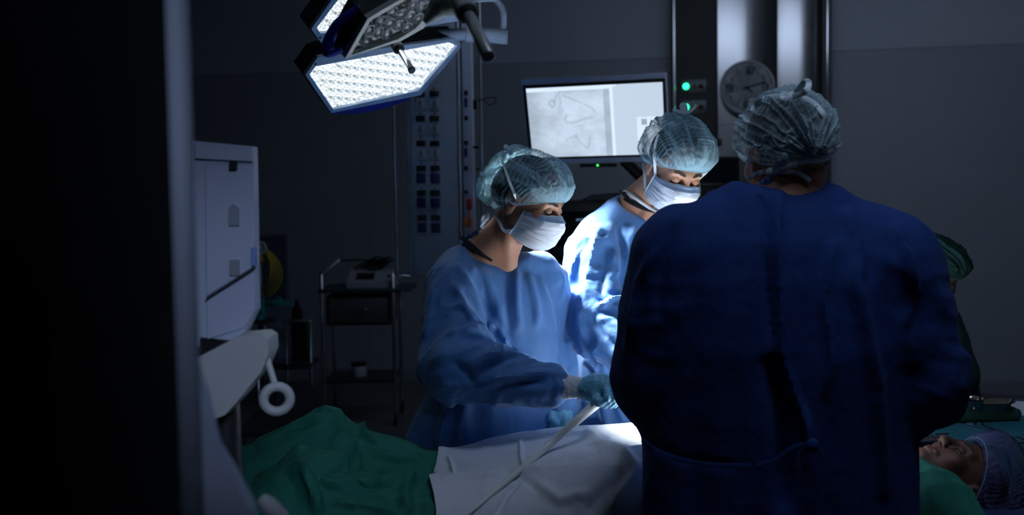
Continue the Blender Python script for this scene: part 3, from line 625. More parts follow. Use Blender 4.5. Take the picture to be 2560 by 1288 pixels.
# ---- man facing the camera, head bowed
def man():
    root = person('person in bright blue gown with bowed head, standing in front of the lit monitor', (.38, 3.3, 0))
    c = P(1687, 420, 3.2); R = frame((.27*.86, -.96*.86, -.50), roll=.15)
    nb = P(1588, 520, 3.30)
    S1 = P(1497, 612, 3.24); E1 = P(1492, 800, 3.12); W1 = P(1640, 930, 2.92)
    S2 = P(1720, 600, 3.36); E2 = P(1740, 800, 3.3); W2 = P(1700, 900, 3.0)
    yaw = math.radians(20); cx = nb[0]+.01; cy = 3.32
    tor_b = [(.2, cx, cy, .14, .12), (.8, cx, cy, .16, .13), (1.05, cx, cy, .15, .12), (1.3, cx, cy, .175, .12), (1.40, cx, cy, .14, .09), (1.45, cx, cy, .08, .07)]
    H = dict(c=c, R=R, neck=nb, torso=tor_b, yaw=yaw, closed=True, scm_to=(.03, -.06, -.03), nw=1.08, s=1.02,
             limbs=[(S1, E1, .05, .042), (E1, W1, .04, .028), (S2, E2, .05, .042), (E2, W2, .04, .028), ((cx-.1, cy, .95), (cx-.11, cy, .06), .09, .05), ((cx+.1, cy, .95), (cx+.11, cy, .06), .09, .05), ((cx-.11, cy, .05), (cx-.09, cy-.16, .04), .045, .033), ((cx+.11, cy, .05), (cx+.13, cy-.16, .04), .045, .033)],
             fine=[(.14, .14), (.14, .14), (.17, .14)])
    bo = make_body(root, H, 'skin2', [(-.05, .95), (2.75, 3.7), (0.0, 1.85)]); bv = bvh(bo)
    brows(root, c, R, bv, 1.02, .0030); lashes(root, c, R, bv, -.0055, 1.02)
    hair_mesh(root, c, R, 1.02)
    cap_mesh(root, c, R, 9.7, (.018, .008, .020, .014), .42, (-.12, .97, .10), (0, -.8, .5), M['cap'], s=1.02, nfold=12, lift=-.004, drop=.12, low=.30)
    mk, G = mask_mesh(root, c, R, 6.0, 1.02, W=.070)
    fl = (0, -1, .1); L = lambda x, y, z: toworld(c, R, (x, y, z), 1.02)
    ribbon('mask_tie', [G[0][-1], L(.090, .036, .020), L(.100, .02, .062), L(.094, .0, .10)], mk, .0042, fl)
    ribbon('mask_tie', [G[0][0], L(-.086, .036, .02), L(-.092, .03, .05)], mk, .0042, fl)
    ribbon('mask_tie', [G[-14][-1], L(.074, -.0, -.068), L(.080, -.02, -.040), L(.078, -.05, -.02)], mk, .0046, fl)
    t = P(1712, 282, 3.2)
    ribbon('mask_tie', [t, P(1700, 279, 3.2), P(1690, 277, 3.2), P(1682, 273, 3.2)], mk, .0055, fl)
    ribbon('mask_tie', [t, P(1704, 268, 3.2), P(1706, 262, 3.2), P(1713, 265, 3.2), P(1714, 282, 3.2)], mk, .0065, fl)
    ribbon('mask_tie', [t, P(1724, 279, 3.2), P(1734, 271, 3.2), P(1741, 262, 3.2)], mk, .0045, fl)
    hole = P(1612, 500, 3.22)
    def gn(p):
        t = torso(p, yaw, [(.25, cx+.02, cy+.03, .26, .16), (.6, cx+.01, cy+.03, .25, .165), (.85, cx, cy+.01, .235, .165), (1.1, cx, cy-.01, .225, .17), (1.28, cx, cy, .22, .15), (1.37, cx, cy, .20, .125), (1.44, cx-.01, cy, .14, .10), (1.49, cx-.02, cy+.02, .085, .08)], 2.3)
        sh = np.minimum(rc(p, S1, S1+(E1-S1)*.5, .078, .085), rc(p, S2, S2+(E2-S2)*.5, .078, .08)); d = smin(t, sh, .05)
        d = smin(d, smin(rc(p, S1, E1, .080, .090), rc(p, E1, W1, .092, .055), .04), .018)
        d = smin(d, smin(rc(p, S2, E2, .075, .08), rc(p, E2, W2, .08, .05), .04), .02)
        d = smin(d, rc(p, P(1572, 522, 3.28), P(1520, 575, 3.26), .055, .07), .04)
        d = smax(d, -ell(p, hole, (.098, .10, .055), np.array([[.93, 0, .37], [0, 1, 0], [-.37, 0, .93]])), .008)
        return d
    def disp(V, N):
        z = V[:, 2]; q = V*np.array([1, 1, .18]); q = q+noise(V, 4, 12)[:, None]*.04*np.array([1, 1, 0])
        d = (.5+.7*np.clip((1.1-z)/.4, 0, 1))*(.009*ridge(q, 12, 4)+.004*noise(q, 22, 5))+.005*ridge(V, 9, 7)+.002*ridge(V, 22, 9)
        return d+sleeve_wr(V, [(S1, E1, .09, 22, 1.4), (E1, W1, .09, 25, 1.7)])-.004
    fold = [([(1500, 560), (1478, 640), (1470, 700), (1460, 790)], .012, 9), ([(1520, 600), (1508, 700), (1500, 760)], -.009, 9), ([(1455, 600), (1440, 680), (1445, 800)], -.008, 8), ([(1545, 560), (1560, 640), (1558, 740)], -.012, 8),
            ([(1590, 560), (1570, 620), (1566, 720)], .009, 9), ([(1500, 770), (1530, 745), (1565, 750)], .014, 9), ([(1495, 752), (1525, 735), (1560, 738)], -.012, 6), ([(1490, 800), (1530, 800), (1560, 830)], .009, 8), ([(1475, 790), (1510, 840), (1555, 880)], -.009, 7),
            ([(1440, 730), (1455, 820), (1475, 860), (1520, 900)], .013, 9), ([(1530, 620), (1545, 680), (1515, 700)], .006, 6), ([(1450, 830), (1465, 900), (1500, 930)], .010, 7), ([(1500, 850), (1495, 900), (1490, 935)], .009, 5), ([(1500, 1000), (1510, 1050), (1520, 1070)], .008, 7), ([(1540, 1010), (1560, 1060)], .007, 6)]
    g = surf_obj('surgical_gown', gn, [(0.0, .86), (2.84, 3.66), (.3, 1.56)], .0068, 'gown', root, disp, 1, fold)
    gb = bvh(g); bb = bvh(bo)
    MB().tube(bez([snap(gb, a, b, 3.22, 0) for a, b in ((1546, 492), (1560, 504), (1590, 520), (1625, 532), (1660, 536))], 30), .0042, 8).build('neck_binding', 'gown', root)
    ribbon('undershirt', [snap(bb, a, b, 3.24, .004) for a, b in ((1553, 482), (1566, 492), (1588, 508), (1612, 521), (1636, 530))], root, .014, tuple(nrm([-.4, -.6, .6])), m='tshirt', r=(.018, .005))
    MB().tube(bez([snap(bb, a, b, 3.2, .006) for a, b in ((1562, 479), (1580, 489), (1604, 506), (1630, 522), (1650, 530))], 24), .0062, 8).build('undershirt_collar', 'white_tee', root)

# ---- surgeon seen from behind, near side of the table
def surgeon():
    root = person('broad person in dark navy gown seen from behind, standing nearest the camera', (.58, 2.2, 0))
    c = P(1964, 389, 2.24); R = frame((-.22, .95, -.10), roll=.10)
    nb = P(1955, 500, 2.22); s = 1.04
    S1 = P(1694, 625, 2.22); E1 = P(1654, 945, 2.24); W1 = P(1640, 1030, 2.5)
    S2 = P(2212, 640, 2.22); E2 = P(2286, 962, 2.22); W2 = P(2240, 1060, 2.46)
    cx = nb[0]-.008; cy = 2.22; yaw = 0
    tor_b = [(.2, cx, cy, .16, .12), (.8, cx, cy, .18, .13), (1.05, cx, cy, .17, .12), (1.35, cx, cy, .2, .12), (1.45, cx, cy, .17, .09), (1.50, cx, cy, .10, .07)]
    H = dict(c=c, R=R, neck=nb, torso=tor_b, yaw=yaw, closed=True, scm=False, scm_to=(0, 0, 0), nw=1.32, s=s,
             limbs=[(S1, E1, .055, .045), (E1, W1, .042, .03), (S2, E2, .055, .045), (E2, W2, .042, .03), ((cx-.1, cy, .95), (cx-.12, cy, .06), .09, .05), ((cx+.1, cy, .95), (cx+.12, cy, .06), .09, .05), ((cx-.12, cy, .05), (cx-.12, cy+.17, .04), .045, .033), ((cx+.12, cy, .05), (cx+.12, cy+.17, .04), .045, .033)],
             fine=[(.14, .14), (.14, .14), (.17, .14)])
    sb = bvh(make_body(root, H, 'skin3', [(.1, 1.1), (1.9, 2.7), (0.0, 1.85)]))
    hair_mesh(root, c, R, s, low=-.015)
    cb = bvh(cap_mesh(root, c, R, 15.1, (.014, .004, .006, .010), .24, (0, .8, .6), (-.03, -.97, -.16), M['cap_dim'], s=s*.95, nfold=12, lift=-.006, low=.40))
    fl = (0, -1, .15); Y = 2.155
    nk = lambda u, v, o=.005: snap(sb, u, v, 2.2, o)
    ribbon('mask_tie', [nk(1868, 447), nk(1885, 437), nk(1918, 428), nk(1940, 431), nk(1975, 430), nk(2005, 437), nk(2026, 452)], root, .0050, fl)
    ribbon('mask_tie_bow', [nk(1932, 436, .008), nk(1945, 412, .014), nk(1955, 390, .016), nk(1963, 393, .018), nk(1948, 425, .012)], root, .0062, fl)
    ribbon('mask_tie_bow', [nk(1932, 434, .010), nk(1955, 424, .016), nk(1980, 414, .014), nk(1994, 413, .012)], root, .0062, fl)
    MB().lathe(nk(1926, 432, .006), (0, -1, 0), [(.004, 0), (.011, .003), (.010, .008), (.004, .011)], 10).build('mask_tie_knot', 'tie', root)
    sn = lambda u, v, o=.004: snap(cb, u, v, 2.13, o)
    ribbon('mask_tie', [sn(a, b) for a, b in ((1880, 278), (1890, 262), (1905, 250), (1930, 241), (1975, 239), (2015, 247), (2040, 262), (2058, 285), (2068, 305))], root, .0052, fl)
    ribbon('mask_tie_bow', [sn(1972, 240, .008), sn(1990, 230, .014), P(2012, 206, 2.12), P(2022, 207, 2.12), P(2014, 228, 2.10), sn(1982, 243, .012)], root, .0062, fl)
    ribbon('mask_tie_bow', [sn(1972, 240, .008), sn(1960, 234, .012), sn(1956, 244, .014), sn(1972, 246, .010)], root, .0050, fl)
    def gn(p):
        t = torso(p, yaw, [(.2, cx-.005, cy-.03, .31, .16), (.8, cx-.005, cy-.01, .288, .155), (1.0, cx-.005, cy, .285, .165), (1.2, cx, cy, .28, .165), (1.34, cx, cy, .262, .15), (1.42, cx, cy, .225, .13), (1.47, cx, cy+.0, .17, .105), (1.515, cx, cy+.01, .115, .085), (1.55, cx-.01, cy+.02, .085, .07)], 2.5)
        sh = np.minimum(rc(p, S1, S1+(E1-S1)*.5, .080, .092), rc(p, S2, S2+(E2-S2)*.5, .080, .092)); d = smin(t, sh, .07); d = smin(d, smin(rc(p, P(1860, 552, 2.22), S1, .072, .082), rc(p, P(2060, 556, 2.22), S2, .072, .082), .02), .05)
        d = smin(d, smin(rc(p, S1, E1, .082, .088), rc(p, E1, W1, .088, .06), .05), .03)
        d = smin(d, smin(rc(p, S2, E2, .082, .094), rc(p, E2, W2, .094, .06), .05), .03)
        d = smax(d, -ell(p, P(1958, 440, 2.2), (.094, .10, .035)), .01)
        return d
    def disp(V, N):
        z = V[:, 2]; q = V*np.array([1, 1, .12]); q = q+noise(V, 3, 22)[:, None]*.04*np.array([1, 1, 0])
        return .012*ridge(q, 9, 14)+.005*noise(q, 18, 5)+.0015*ridge(V, 9, 17)+.001*ridge(V, 24, 19)+sleeve_wr(V, [(S1, E1, .09, 32, .5), (S2, E2, .095, 35, .9), (E1, W1, .09, 36, .7)])-.005
    fold = [([(1945, 470), (1940, 600), (1950, 760), (1945, 880)], .012, 12), ([(1925, 480), (1915, 640), (1930, 860)], -.010, 9), ([(1950, 880), (1985, 990), (2030, 1110)], .014, 10), ([(1935, 890), (1960, 1050), (1965, 1288)], -.028, 26),
            ([(2080, 600), (2060, 750), (2080, 900), (2060, 1000)], .010, 10), ([(2130, 650), (2160, 800), (2190, 950), (2210, 1250)], .014, 16), ([(2235, 560), (2265, 640), (2285, 740)], .012, 12), ([(2265, 620), (2290, 720), (2260, 820)], .009, 9), ([(2110, 520), (2140, 600), (2150, 700)], .010, 13),
            ([(1640, 620), (1600, 700), (1580, 800), (1565, 900)], .008, 11), ([(1690, 560), (1660, 660), (1640, 800)], -.007, 11), ([(1600, 1090), (1700, 1150), (1850, 1170)], -.006, 8)]
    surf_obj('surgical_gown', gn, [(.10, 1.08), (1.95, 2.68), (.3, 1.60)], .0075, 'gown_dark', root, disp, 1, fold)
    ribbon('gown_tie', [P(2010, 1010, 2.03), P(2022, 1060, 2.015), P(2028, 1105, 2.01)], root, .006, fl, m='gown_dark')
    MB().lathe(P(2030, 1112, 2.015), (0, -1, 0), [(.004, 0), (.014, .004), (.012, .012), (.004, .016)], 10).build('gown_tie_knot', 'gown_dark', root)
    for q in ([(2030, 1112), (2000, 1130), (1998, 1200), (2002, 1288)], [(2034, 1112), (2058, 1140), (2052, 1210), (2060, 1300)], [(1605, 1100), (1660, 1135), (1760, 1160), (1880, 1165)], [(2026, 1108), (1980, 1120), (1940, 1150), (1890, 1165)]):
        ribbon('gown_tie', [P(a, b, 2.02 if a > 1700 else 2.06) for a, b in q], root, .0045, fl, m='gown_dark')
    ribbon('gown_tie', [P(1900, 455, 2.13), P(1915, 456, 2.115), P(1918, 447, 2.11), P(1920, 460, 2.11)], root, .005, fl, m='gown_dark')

# ---- patient lying on the table, head at the right
def patient():
    root = person('person lying face up in a sheer cap, covered by cloth on the operating table', (1.05, 2.66, 0.0))
    c = P(2392, 1196, 2.62); up_ = nrm([1, .05, .12]); f = nrm(np.array([-.12, -.10, 1.0])); f = nrm(f-up_*(f@up_)); r = np.cross(f, up_); R = np.stack([r, f, up_], 1)
    nb = c+np.array([-.19, .02, -.055])
    cx = 0
    def fn(p):
        q = ((p-np.array(c, np.float32))@R.astype(np.float32)); near = (np.abs(q) < .2).all(-1); d = np.linalg.norm(q, axis=-1)-.1
        if near.any(): d[near] = head_sdf(q[near])
        d = smin(d, rc(p, c+R@np.array([0, -.028, -.045]), nb, .052, .06), .025)
        tr = rc(p, nb+np.array([-.12, 0, 0]), nb+np.array([-.62, 0, .0]), .11, .12); tr = smin(tr, rc(p, nb+np.array([-.09, -.14, 0]), nb+np.array([-.09, .14, 0]), .06, .06), .08)
        for sy in (-1, 1):
            h = nb+np.array([-.70, sy*.09, -.05]); k = np.array([P(832, 1060, 2.62)[0], 2.62+sy*.09, .84 if sy > 0 else .75]); fo = k+np.array([-.40, 0, -.26 if sy > 0 else -.12])
            tr = smin(tr, rc(p, h, k, .07, .05), .04); tr = smin(tr, rc(p, k, fo, .052, .035), .02)
            tr = smin(tr, rc(p, nb+np.array([-.09, sy*.17, -.02]), nb+np.array([-.62, sy*.2, -.06]), .045, .032), .03)
        return smin(d, tr, .04)
    ax = [axis_mix(-1.0, 1.35, c[0]-.16, c[0]+.15, .0024, .02), axis_mix(2.3, 3.0, c[1]-.12, c[1]+.12, .0024, .02), axis_mix(.5, 1.08, c[2]-.13, c[2]+.15, .0024, .02)]
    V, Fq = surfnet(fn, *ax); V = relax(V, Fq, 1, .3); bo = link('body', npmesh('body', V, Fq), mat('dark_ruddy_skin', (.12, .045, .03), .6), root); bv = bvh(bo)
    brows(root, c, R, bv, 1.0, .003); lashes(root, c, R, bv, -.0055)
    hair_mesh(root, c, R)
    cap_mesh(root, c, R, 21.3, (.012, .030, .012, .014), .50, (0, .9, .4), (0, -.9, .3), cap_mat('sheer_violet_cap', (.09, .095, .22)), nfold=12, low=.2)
woman(); man(); surgeon(); patient()

# ------------------------------------------------------------------ operating table and drapes
def pxr(u, v, Y): return P(u, v, Y)
KN = P(822, 1022, 2.70); 
XF = [-1.25, -1.05, P(600, 1150, 2.7)[0], P(700, 1080, 2.7)[0], KN[0]-.02, KN[0]+.03, P(900, 1085, 2.7)[0], P(960, 1115, 2.7)[0], P(1060, 1140, 2.7)[0], P(1150, 1125, 2.7)[0], 1.2]
ZF = [.78, .82, P(600, 1128, 2.7)[2], P(700, 1072, 2.7)[2], KN[2], P(855, 1035, 2.7)[2], P(905, 1078, 2.7)[2], .895, .868, .86, .86]
XN = [-1.25, -.95, P(640, 1220, 2.48)[0], P(750, 1150, 2.48)[0], P(850, 1150, 2.48)[0], P(930, 1205, 2.48)[0], P(1080, 1215, 2.48)[0], 1.2]
ZN = [.74, .78, P(640, 1215, 2.48)[2], P(760, 1120, 2.48)[2], P(860, 1150, 2.48)[2], P(930, 1200, 2.48)[2], .835, .83]
def body_h(X, Y):
    tz = np.interp(X, [-.25, P(1100, 1132, 2.66)[0], P(1300, 1098, 2.66)[0], P(1450, 1076, 2.66)[0], P(1580, 1068, 2.66)[0], .55, .8, 1.0, 1.15], [.80, P(1100, 1132, 2.66)[2], P(1300, 1098, 2.66)[2], P(1450, 1076, 2.66)[2], P(1580, 1068, 2.66)[2], .94, .90, .865, .78])
    base = .735
    e = np.abs(Y-2.66)/.33; tz = tz-.036*np.clip((1.0-X)/.1, 0, 1); tor = base+(tz-base)*np.sqrt(np.clip(1-np.clip(e, 0, 1)**2.6, 0, 1))
    wl = np.clip((X+.30)/.25, 0, 1); wl = wl*wl*(3-2*wl)
    zf = np.interp(X, XF, ZF); zn = np.interp(X, XN, ZN)
    f = base+(zf-base)*np.clip(1-(np.abs(Y-2.70)/.21)**1.5, 0, 1); n = base+(zn-base)*np.clip(1-(np.abs(Y-2.48)/.19)**1.6, 0, 1)
    leg = np.maximum(f, n); h_ = np.maximum(.05-np.abs(f-n), 0)/.05; leg = leg+h_*h_*.0125
    leg = np.maximum(leg, base)
    return leg*(1-wl)+tor*wl if True else 0
def fall(z, Y, X, near=2.33, far=2.93):
    d = np.maximum(near-Y, 0); z = z-np.minimum(d*9, 1)*0-(d*6.5+0); d2 = np.maximum(Y-far, 0); return z-d2*6.5
def sheet(name, label, cat, m, xf, y0, y1, lift, fn, folds, nx=460, ny=240, th=.002):
    t = np.linspace(0, 1, ny); s_ = np.linspace(0, 1, nx); T, S_ = np.meshgrid(t, s_, indexing='ij'); Y = y0+(y1-y0)*T
    xa, xb = xf(Y); X = xa+(xb-xa)*S_
    Z = fall(body_h(X, Y)+lift-(.03*np.clip((X+.12)/.08, 0, 1)*np.clip((.92-X)/.05, 0, 1) if m == 'green' else 0), Y, X); V = np.stack([X, Y, Z], -1).reshape(-1, 3)
    i = np.arange(ny-1)[:, None]*nx; j = np.arange(nx-1)[None]; Fq = np.stack([i+j, i+j+1, i+nx+j+1, i+nx+j], -1).reshape(-1, 4)
    V = relax(V, Fq, 5, .5); V[:, 2] = V[:, 2]
    N = vnormals(V, Fq); V = V+N*fn(V)[:, None]; N = vnormals(V, Fq); V = strokes(V, N, folds, up=True); V = relax(V, Fq, 1, .5)
    V[:, 2] = np.maximum(V[:, 2], .25)
    o = link(name, npmesh(name, V, Fq), m); md = o.modifiers.new('thickness', 'SOLIDIFY'); md.thickness = th; md.offset = -1
    return tag(o, label, cat)
def gfn(V): q = V*np.array([.8, 1.3, 1]); q = q+noise(V, 3, 4)[:, None]*.08; return .015*ridge(q, 6, 41)+.006*ridge(q, 14, 44)+.006*noise(V, 6, 47)-.004
def wfn(V): q = V*np.array([.7, 1.2, 1]); q = q+noise(V, 3, 9)[:, None]*.08; return .006*ridge(q, 6, 51)+.0025*ridge(q, 14, 54)+.006*noise(V, 4.5, 57)
def gx(Y): return np.interp(Y, [2.2, 2.6, 3.0], [-1.05, -1.12, -1.15]), np.interp(Y, [2.25, 2.45, 2.7, 3.0], [1.10, 1.075, 1.00, .98])
sheet('green_surgical_drape', 'crumpled dark green cotton drape over the raised knees on the operating table', 'drape', 'green', gx, 2.20, 3.02, .004, gfn,
      [([(800, 1022), (845, 1045), (880, 1100), (905, 1140)], .014, 10), ([(560, 1150), (680, 1100), (790, 1050), (850, 1050)], .010, 7), ([(600, 1130), (700, 1090), (800, 1060)], -.009, 6), ([(890, 1035), (903, 1060), (905, 1085), (940, 1110)], .014, 7),
       ([(850, 1055), (885, 1090), (900, 1150)], -.012, 8), ([(745, 1150), (770, 1190), (785, 1240), (800, 1288)], .016, 14), ([(700, 1180), (730, 1210), (740, 1288)], -.008, 20), ([(800, 1205), (880, 1210), (960, 1205), (1060, 1200)], .012, 12),
       ([(810, 1255), (900, 1265), (1000, 1285)], .008, 8), ([(905, 1160), (870, 1170), (820, 1200)], -.008, 14), ([(840, 1080), (860, 1110), (850, 1150)], .012, 30), ([(640, 1120), (740, 1080), (820, 1050)], .009, 18), ([(620, 1170), (700, 1150), (800, 1100)], -.006, 12), ([(930, 1130), (1000, 1150), (1060, 1145)], .008, 10), ([(940, 1170), (960, 1200)], -.008, 8), ([(870, 1150), (872, 1200)], .007, 5), ([(1030, 1190), (1010, 1230), (1020, 1288)], .012, 14)])
def wx(Y): return np.interp(Y, [2.2, 2.36, 2.50, 2.62, 2.72, 2.95], [P(1090, 1280, 2.3)[0], P(1088, 1262, 2.36)[0], P(1070, 1215, 2.5)[0], P(1088, 1170, 2.62)[0], P(1097, 1140, 2.72)[0], P(1092, 1130, 2.95)[0]]), np.full_like(Y, .86)
wsh = sheet('white_surgical_drape', 'white cotton drape over the abdomen, brightly lit where the lamp beam lands', 'drape', 'white', wx, 2.22, 3.02, .020, wfn,
      [([(1300, 1098), (1303, 1150), (1310, 1180)], .006, 5), ([(1120, 1140), (1130, 1165), (1135, 1195)], .005, 5), ([(1100, 1195), (1200, 1190), (1300, 1180), (1420, 1150)], .007, 9), ([(1340, 1165), (1430, 1150), (1500, 1130)], -.006, 7), ([(1250, 1180), (1300, 1190), (1350, 1230)], -.006, 10),
       ([(1460, 1080), (1500, 1110), (1560, 1130), (1600, 1180)], .009, 14), ([(1340, 1210), (1400, 1250), (1480, 1230)], .008, 14), ([(1240, 1288), (1270, 1230), (1300, 1200)], -.007, 8), ([(1560, 1180), (1500, 1240), (1470, 1288)], -.010, 16), ([(1600, 1170), (1540, 1250), (1520, 1288)], .008, 14)])
tb = thing('operating_table', 'dark padded operating table mostly hidden beneath the green and white drapes', 'table', (.1, 2.64, 0))
MB().box((.14, 2.64, .665), (2.42, .42, .07), bev=.02).build('mattress', 'foam', tb)
MB().box((.14, 2.64, .60), (2.36, .40, .05), bev=.01).build('table_top', 'steel', tb)
MB().box((.5, 2.64, .34), (.30, .26, .50), bev=.03).build('column', 'steel', tb); MB().box((.4, 2.64, .055), (.95, .46, .10), bev=.03).build('base', 'dgrey', tb)
pl = MB(); 
pl.box((1.17, 2.63, .708), (.34, .34, .055), bev=.027); tag(pl.build('pillow', mat('navy_pillow', (.02, .03, .09), .9)), 'flat dark navy pillow under the patient\'s head on the operating table', 'pillow')
# suction tube
wbv = bvh(wsh); tq = []
for k_ in range(15):
    f_ = k_/14; u, v = 1500-380*f_, 1002+328*f_; h_ = snap(wbv, u, v, 2.5, 0)
    tq.append(P(u, v, min(2.635-.185*f_, h_[1]-.016+.008*f_)) if k_ > 1 else P(u, v, 2.64-.01*k_))
for _ in range(3): tq = [tq[0]]+[(a+2*b+c_)/4 for a, b, c_ in zip(tq[:-2], tq[1:-1], tq[2:])]+[tq[-1]]
tp = bez(tq, 60)
n = len(tp); t_ = thing('suction_tube', 'pale translucent suction tube running from the gloved hand across the white drape', 'tube', tp[-1])
MB().tube(tp, [.0132-.0098*(i/(n-1))**.8 for i in range(n)], 16).build('tube_body', 'tube', t_)
MB().tube([p+np.array([0, 0, .0129-.0098*(i/(n-1))**.8]) for i, p in enumerate(tp)], .0012, 6).build('moulded_rib', 'tube', t_)

# ------------------------------------------------------------------ instrument table on the right
TZ = .82
it = thing('instrument_table', 'instrument table under a teal cloth behind the patient\'s head', 'table', (1.55, 3.12, 0))
MB().box((1.62, 3.17, TZ-.012), (1.24, .56, .02), bev=.004).build('table_top', 'steel', it)
for sx in (-1, 1):
    for sy in (-1, 1): MB().tube([(1.62+sx*.57, 3.17+sy*.23, TZ-.02), (1.62+sx*.57, 3.17+sy*.23, .06)], .014, 12).build('leg', 'steel', it); MB().lathe((1.62+sx*.57-.012, 3.17+sy*.23, .035), (1, 0, 0), [(.02, 0), (.035, .003), (.035, .021), (.02, .024)], 18).build('caster', 'black', it)
gx_, gy_ = 150, 90; X, Y = np.meshgrid(np.linspace(.90, 2.34, gx_), np.linspace(2.80, 3.56, gy_)); 
out = np.maximum(np.maximum(1.0-X, X-2.24), np.maximum(2.88-Y, Y-3.46)); Z = TZ+.004-np.maximum(out, 0)*3.2; V = np.stack([X, Y, Z], -1).reshape(-1, 3)
i = np.arange(gy_-1)[:, None]*gx_; j = np.arange(gx_-1)[None]; Fq = np.stack([i+j, i+j+1, i+gx_+j+1, i+gx_+j], -1).reshape(-1, 4); V = relax(V, Fq, 4); N = vnormals(V, Fq); N *= np.sign(N[:, 2:3]+1e-9); V = V+N*(.004*(ridge(V, 7, 61)+.5*ridge(V, 15, 63)))[:, None]
tag(link('table_cloth', npmesh('table_cloth', V, Fq), 'teal'), 'teal cloth spread over the instrument table behind the patient\'s head', 'cloth')
def onT(u, v, z=TZ+.009): return Q(u, v, (0, 0, z), np.array([0, 0, 1.0]))
M['darksteel'] = mat('dark_polished_steel', (.32, .29, .26), .12, 1)
def bowl(name, label, c, rx, ry, h, m='darksteel', kidney=0, cat='bowl'):
    b = MB(); rings = []
    for r, z in ((.0, .002), (.70, .0), (.80, .004), (.90, h*.6), (.97, h*.95), (1.06, h), (1.05, h+.003), (.94, h*.95), (.86, h*.55), (.76, .008), (.0, .006)):
        rings.append([np.array(c)+np.array([rx*max(r, .01)*math.cos(q), ry*max(r, .01)*math.sin(q)+kidney*math.cos(q)**2*r, z]) for q in np.linspace(0, 2*np.pi, 44, endpoint=False)])
    b.loft(rings, cap=False); return tag(b.build(name, m), label, cat)
c1 = onT(2440, 1024, TZ+.05)
tw = MB(); tw.box(onT(2430, 1030, TZ+.028)+np.array([.0, .03, 0]), (.26, .17, .036), bev=.014); tag(tw.build('folded_towel', mat('dark_green_towel', (.01, .07, .05), .9)), 'folded dark green towel beneath the steel bowl on the teal cloth', 'towel')
bowl('kidney_dish', 'kidney-shaped polished steel dish beside the round bowl on the folded towel', c1+np.array([.045, .02, -.003]), .085, .045, .020, kidney=.02, cat='dish')
bowl('steel_bowl', 'round polished steel bowl resting on the folded green towel', c1+np.array([-.022, .0, .003]), .046, .042, .030)
gz = []
gxn = 40; X, Y = np.meshgrid(np.linspace(0, 1, gxn), np.linspace(0, 1, 20)); a, b_, c_, d_ = onT(2462, 1044), onT(2600, 1040), onT(2600, 1010), onT(2500, 1020)
V = (a*(1-X)[..., None]+b_*X[..., None])*(1-Y)[..., None]+(d_*(1-X)[..., None]+c_*X[..., None])*Y[..., None]; V[..., 2] = TZ+.020+.008*noise(V, 20, 5)+.008*np.sin(Y*3); V = V.reshape(-1, 3); i = np.arange(19)[:, None]*gxn; j = np.arange(gxn-1)[None]
o = link('gauze_cloth', npmesh('gauze_cloth', V, np.stack([i+j, i+j+1, i+gxn+j+1, i+gxn+j], -1).reshape(-1, 4)), 'white'); md = o.modifiers.new('t', 'SOLIDIFY'); md.thickness = .008; tag(o, 'crumpled white gauze cloth at the right edge of the teal cloth', 'cloth')
def clamp(name, label, cat, a, b, open_=.012, loops=True):
    a = np.array(a); b = np.array(b); d = nrm(b-a); s = np.cross(d, (0, 0, 1)); L = np.linalg.norm(b-a); t = thing(name, label, cat, a)
    for sg in (-1, 1):
        piv = a+d*L*.72; h = a+s*sg*open_*1.2
        MB().tube(bez([h+d*.012, a+d*L*.35+s*sg*open_*.6, piv+s*sg*.002, b+s*(-sg)*.002*(1 if loops else -4)], 24), [.0030]*12+[.0026]*20 if False else .0028, 8).build('blade' if loops else 'arm', 'chrome', t)
        if loops: MB().tube([h+np.array([0, 0, .001*sg])+.012*(math.cos(q)*d+math.sin(q)*s) for q in np.linspace(0, 2*np.pi, 22, endpoint=False)], .0022, 7, closed=True).build('finger_ring', 'chrome', t)
    MB().lathe(a+d*L*.72+np.array([0, 0, -.003]), (0, 0, 1), [(.001, 0), (.004, .001), (.004, .006), (.001, .007)], 12).build('pivot', 'chrome', t)
clamp('surgical_scissors', 'steel surgical scissors with ring handles lying above the patient\'s cap', 'scissors', onT(2436, 1060, TZ+.014), onT(2560, 1098, TZ+.014))
clamp('artery_forceps', 'steel forceps with a bright tip lying behind the patient\'s cap', 'forceps', onT(2600, 1102, TZ+.014), onT(2528, 1109, TZ+.014), .008)
ty = thing('instrument_tray', 'small perforated steel tray beside the patient\'s chin', 'tray', onT(2295, 1100)); tc_ = onT(2285, 1098, TZ+.012)
MB().box(tc_, (.13, .055, .006), bev=.002).build('tray_base', 'chrome', ty)
for sy in (-1, 1): MB().tube([tc_+np.array([-.065, sy*.028, .012]), tc_+np.array([.065, sy*.028, .012])], .0022, 8).build('rail', 'chrome', ty)
hb = MB()
for ix in range(9):
    for iy in range(3): hb.lathe(tc_+np.array([-.056+ix*.014, -.018+iy*.018, .003]), (0, 0, 1), [(.0045, 0), (.0045, .004), (.0025, .005), (.0025, .001)], 8)
hb.build('studs', 'chrome', ty)
MB().tube([tc_+np.array([.06, 0, .012]), tc_+np.array([.095, .0, .014])], .003, 8).build('handle', 'chrome', ty)

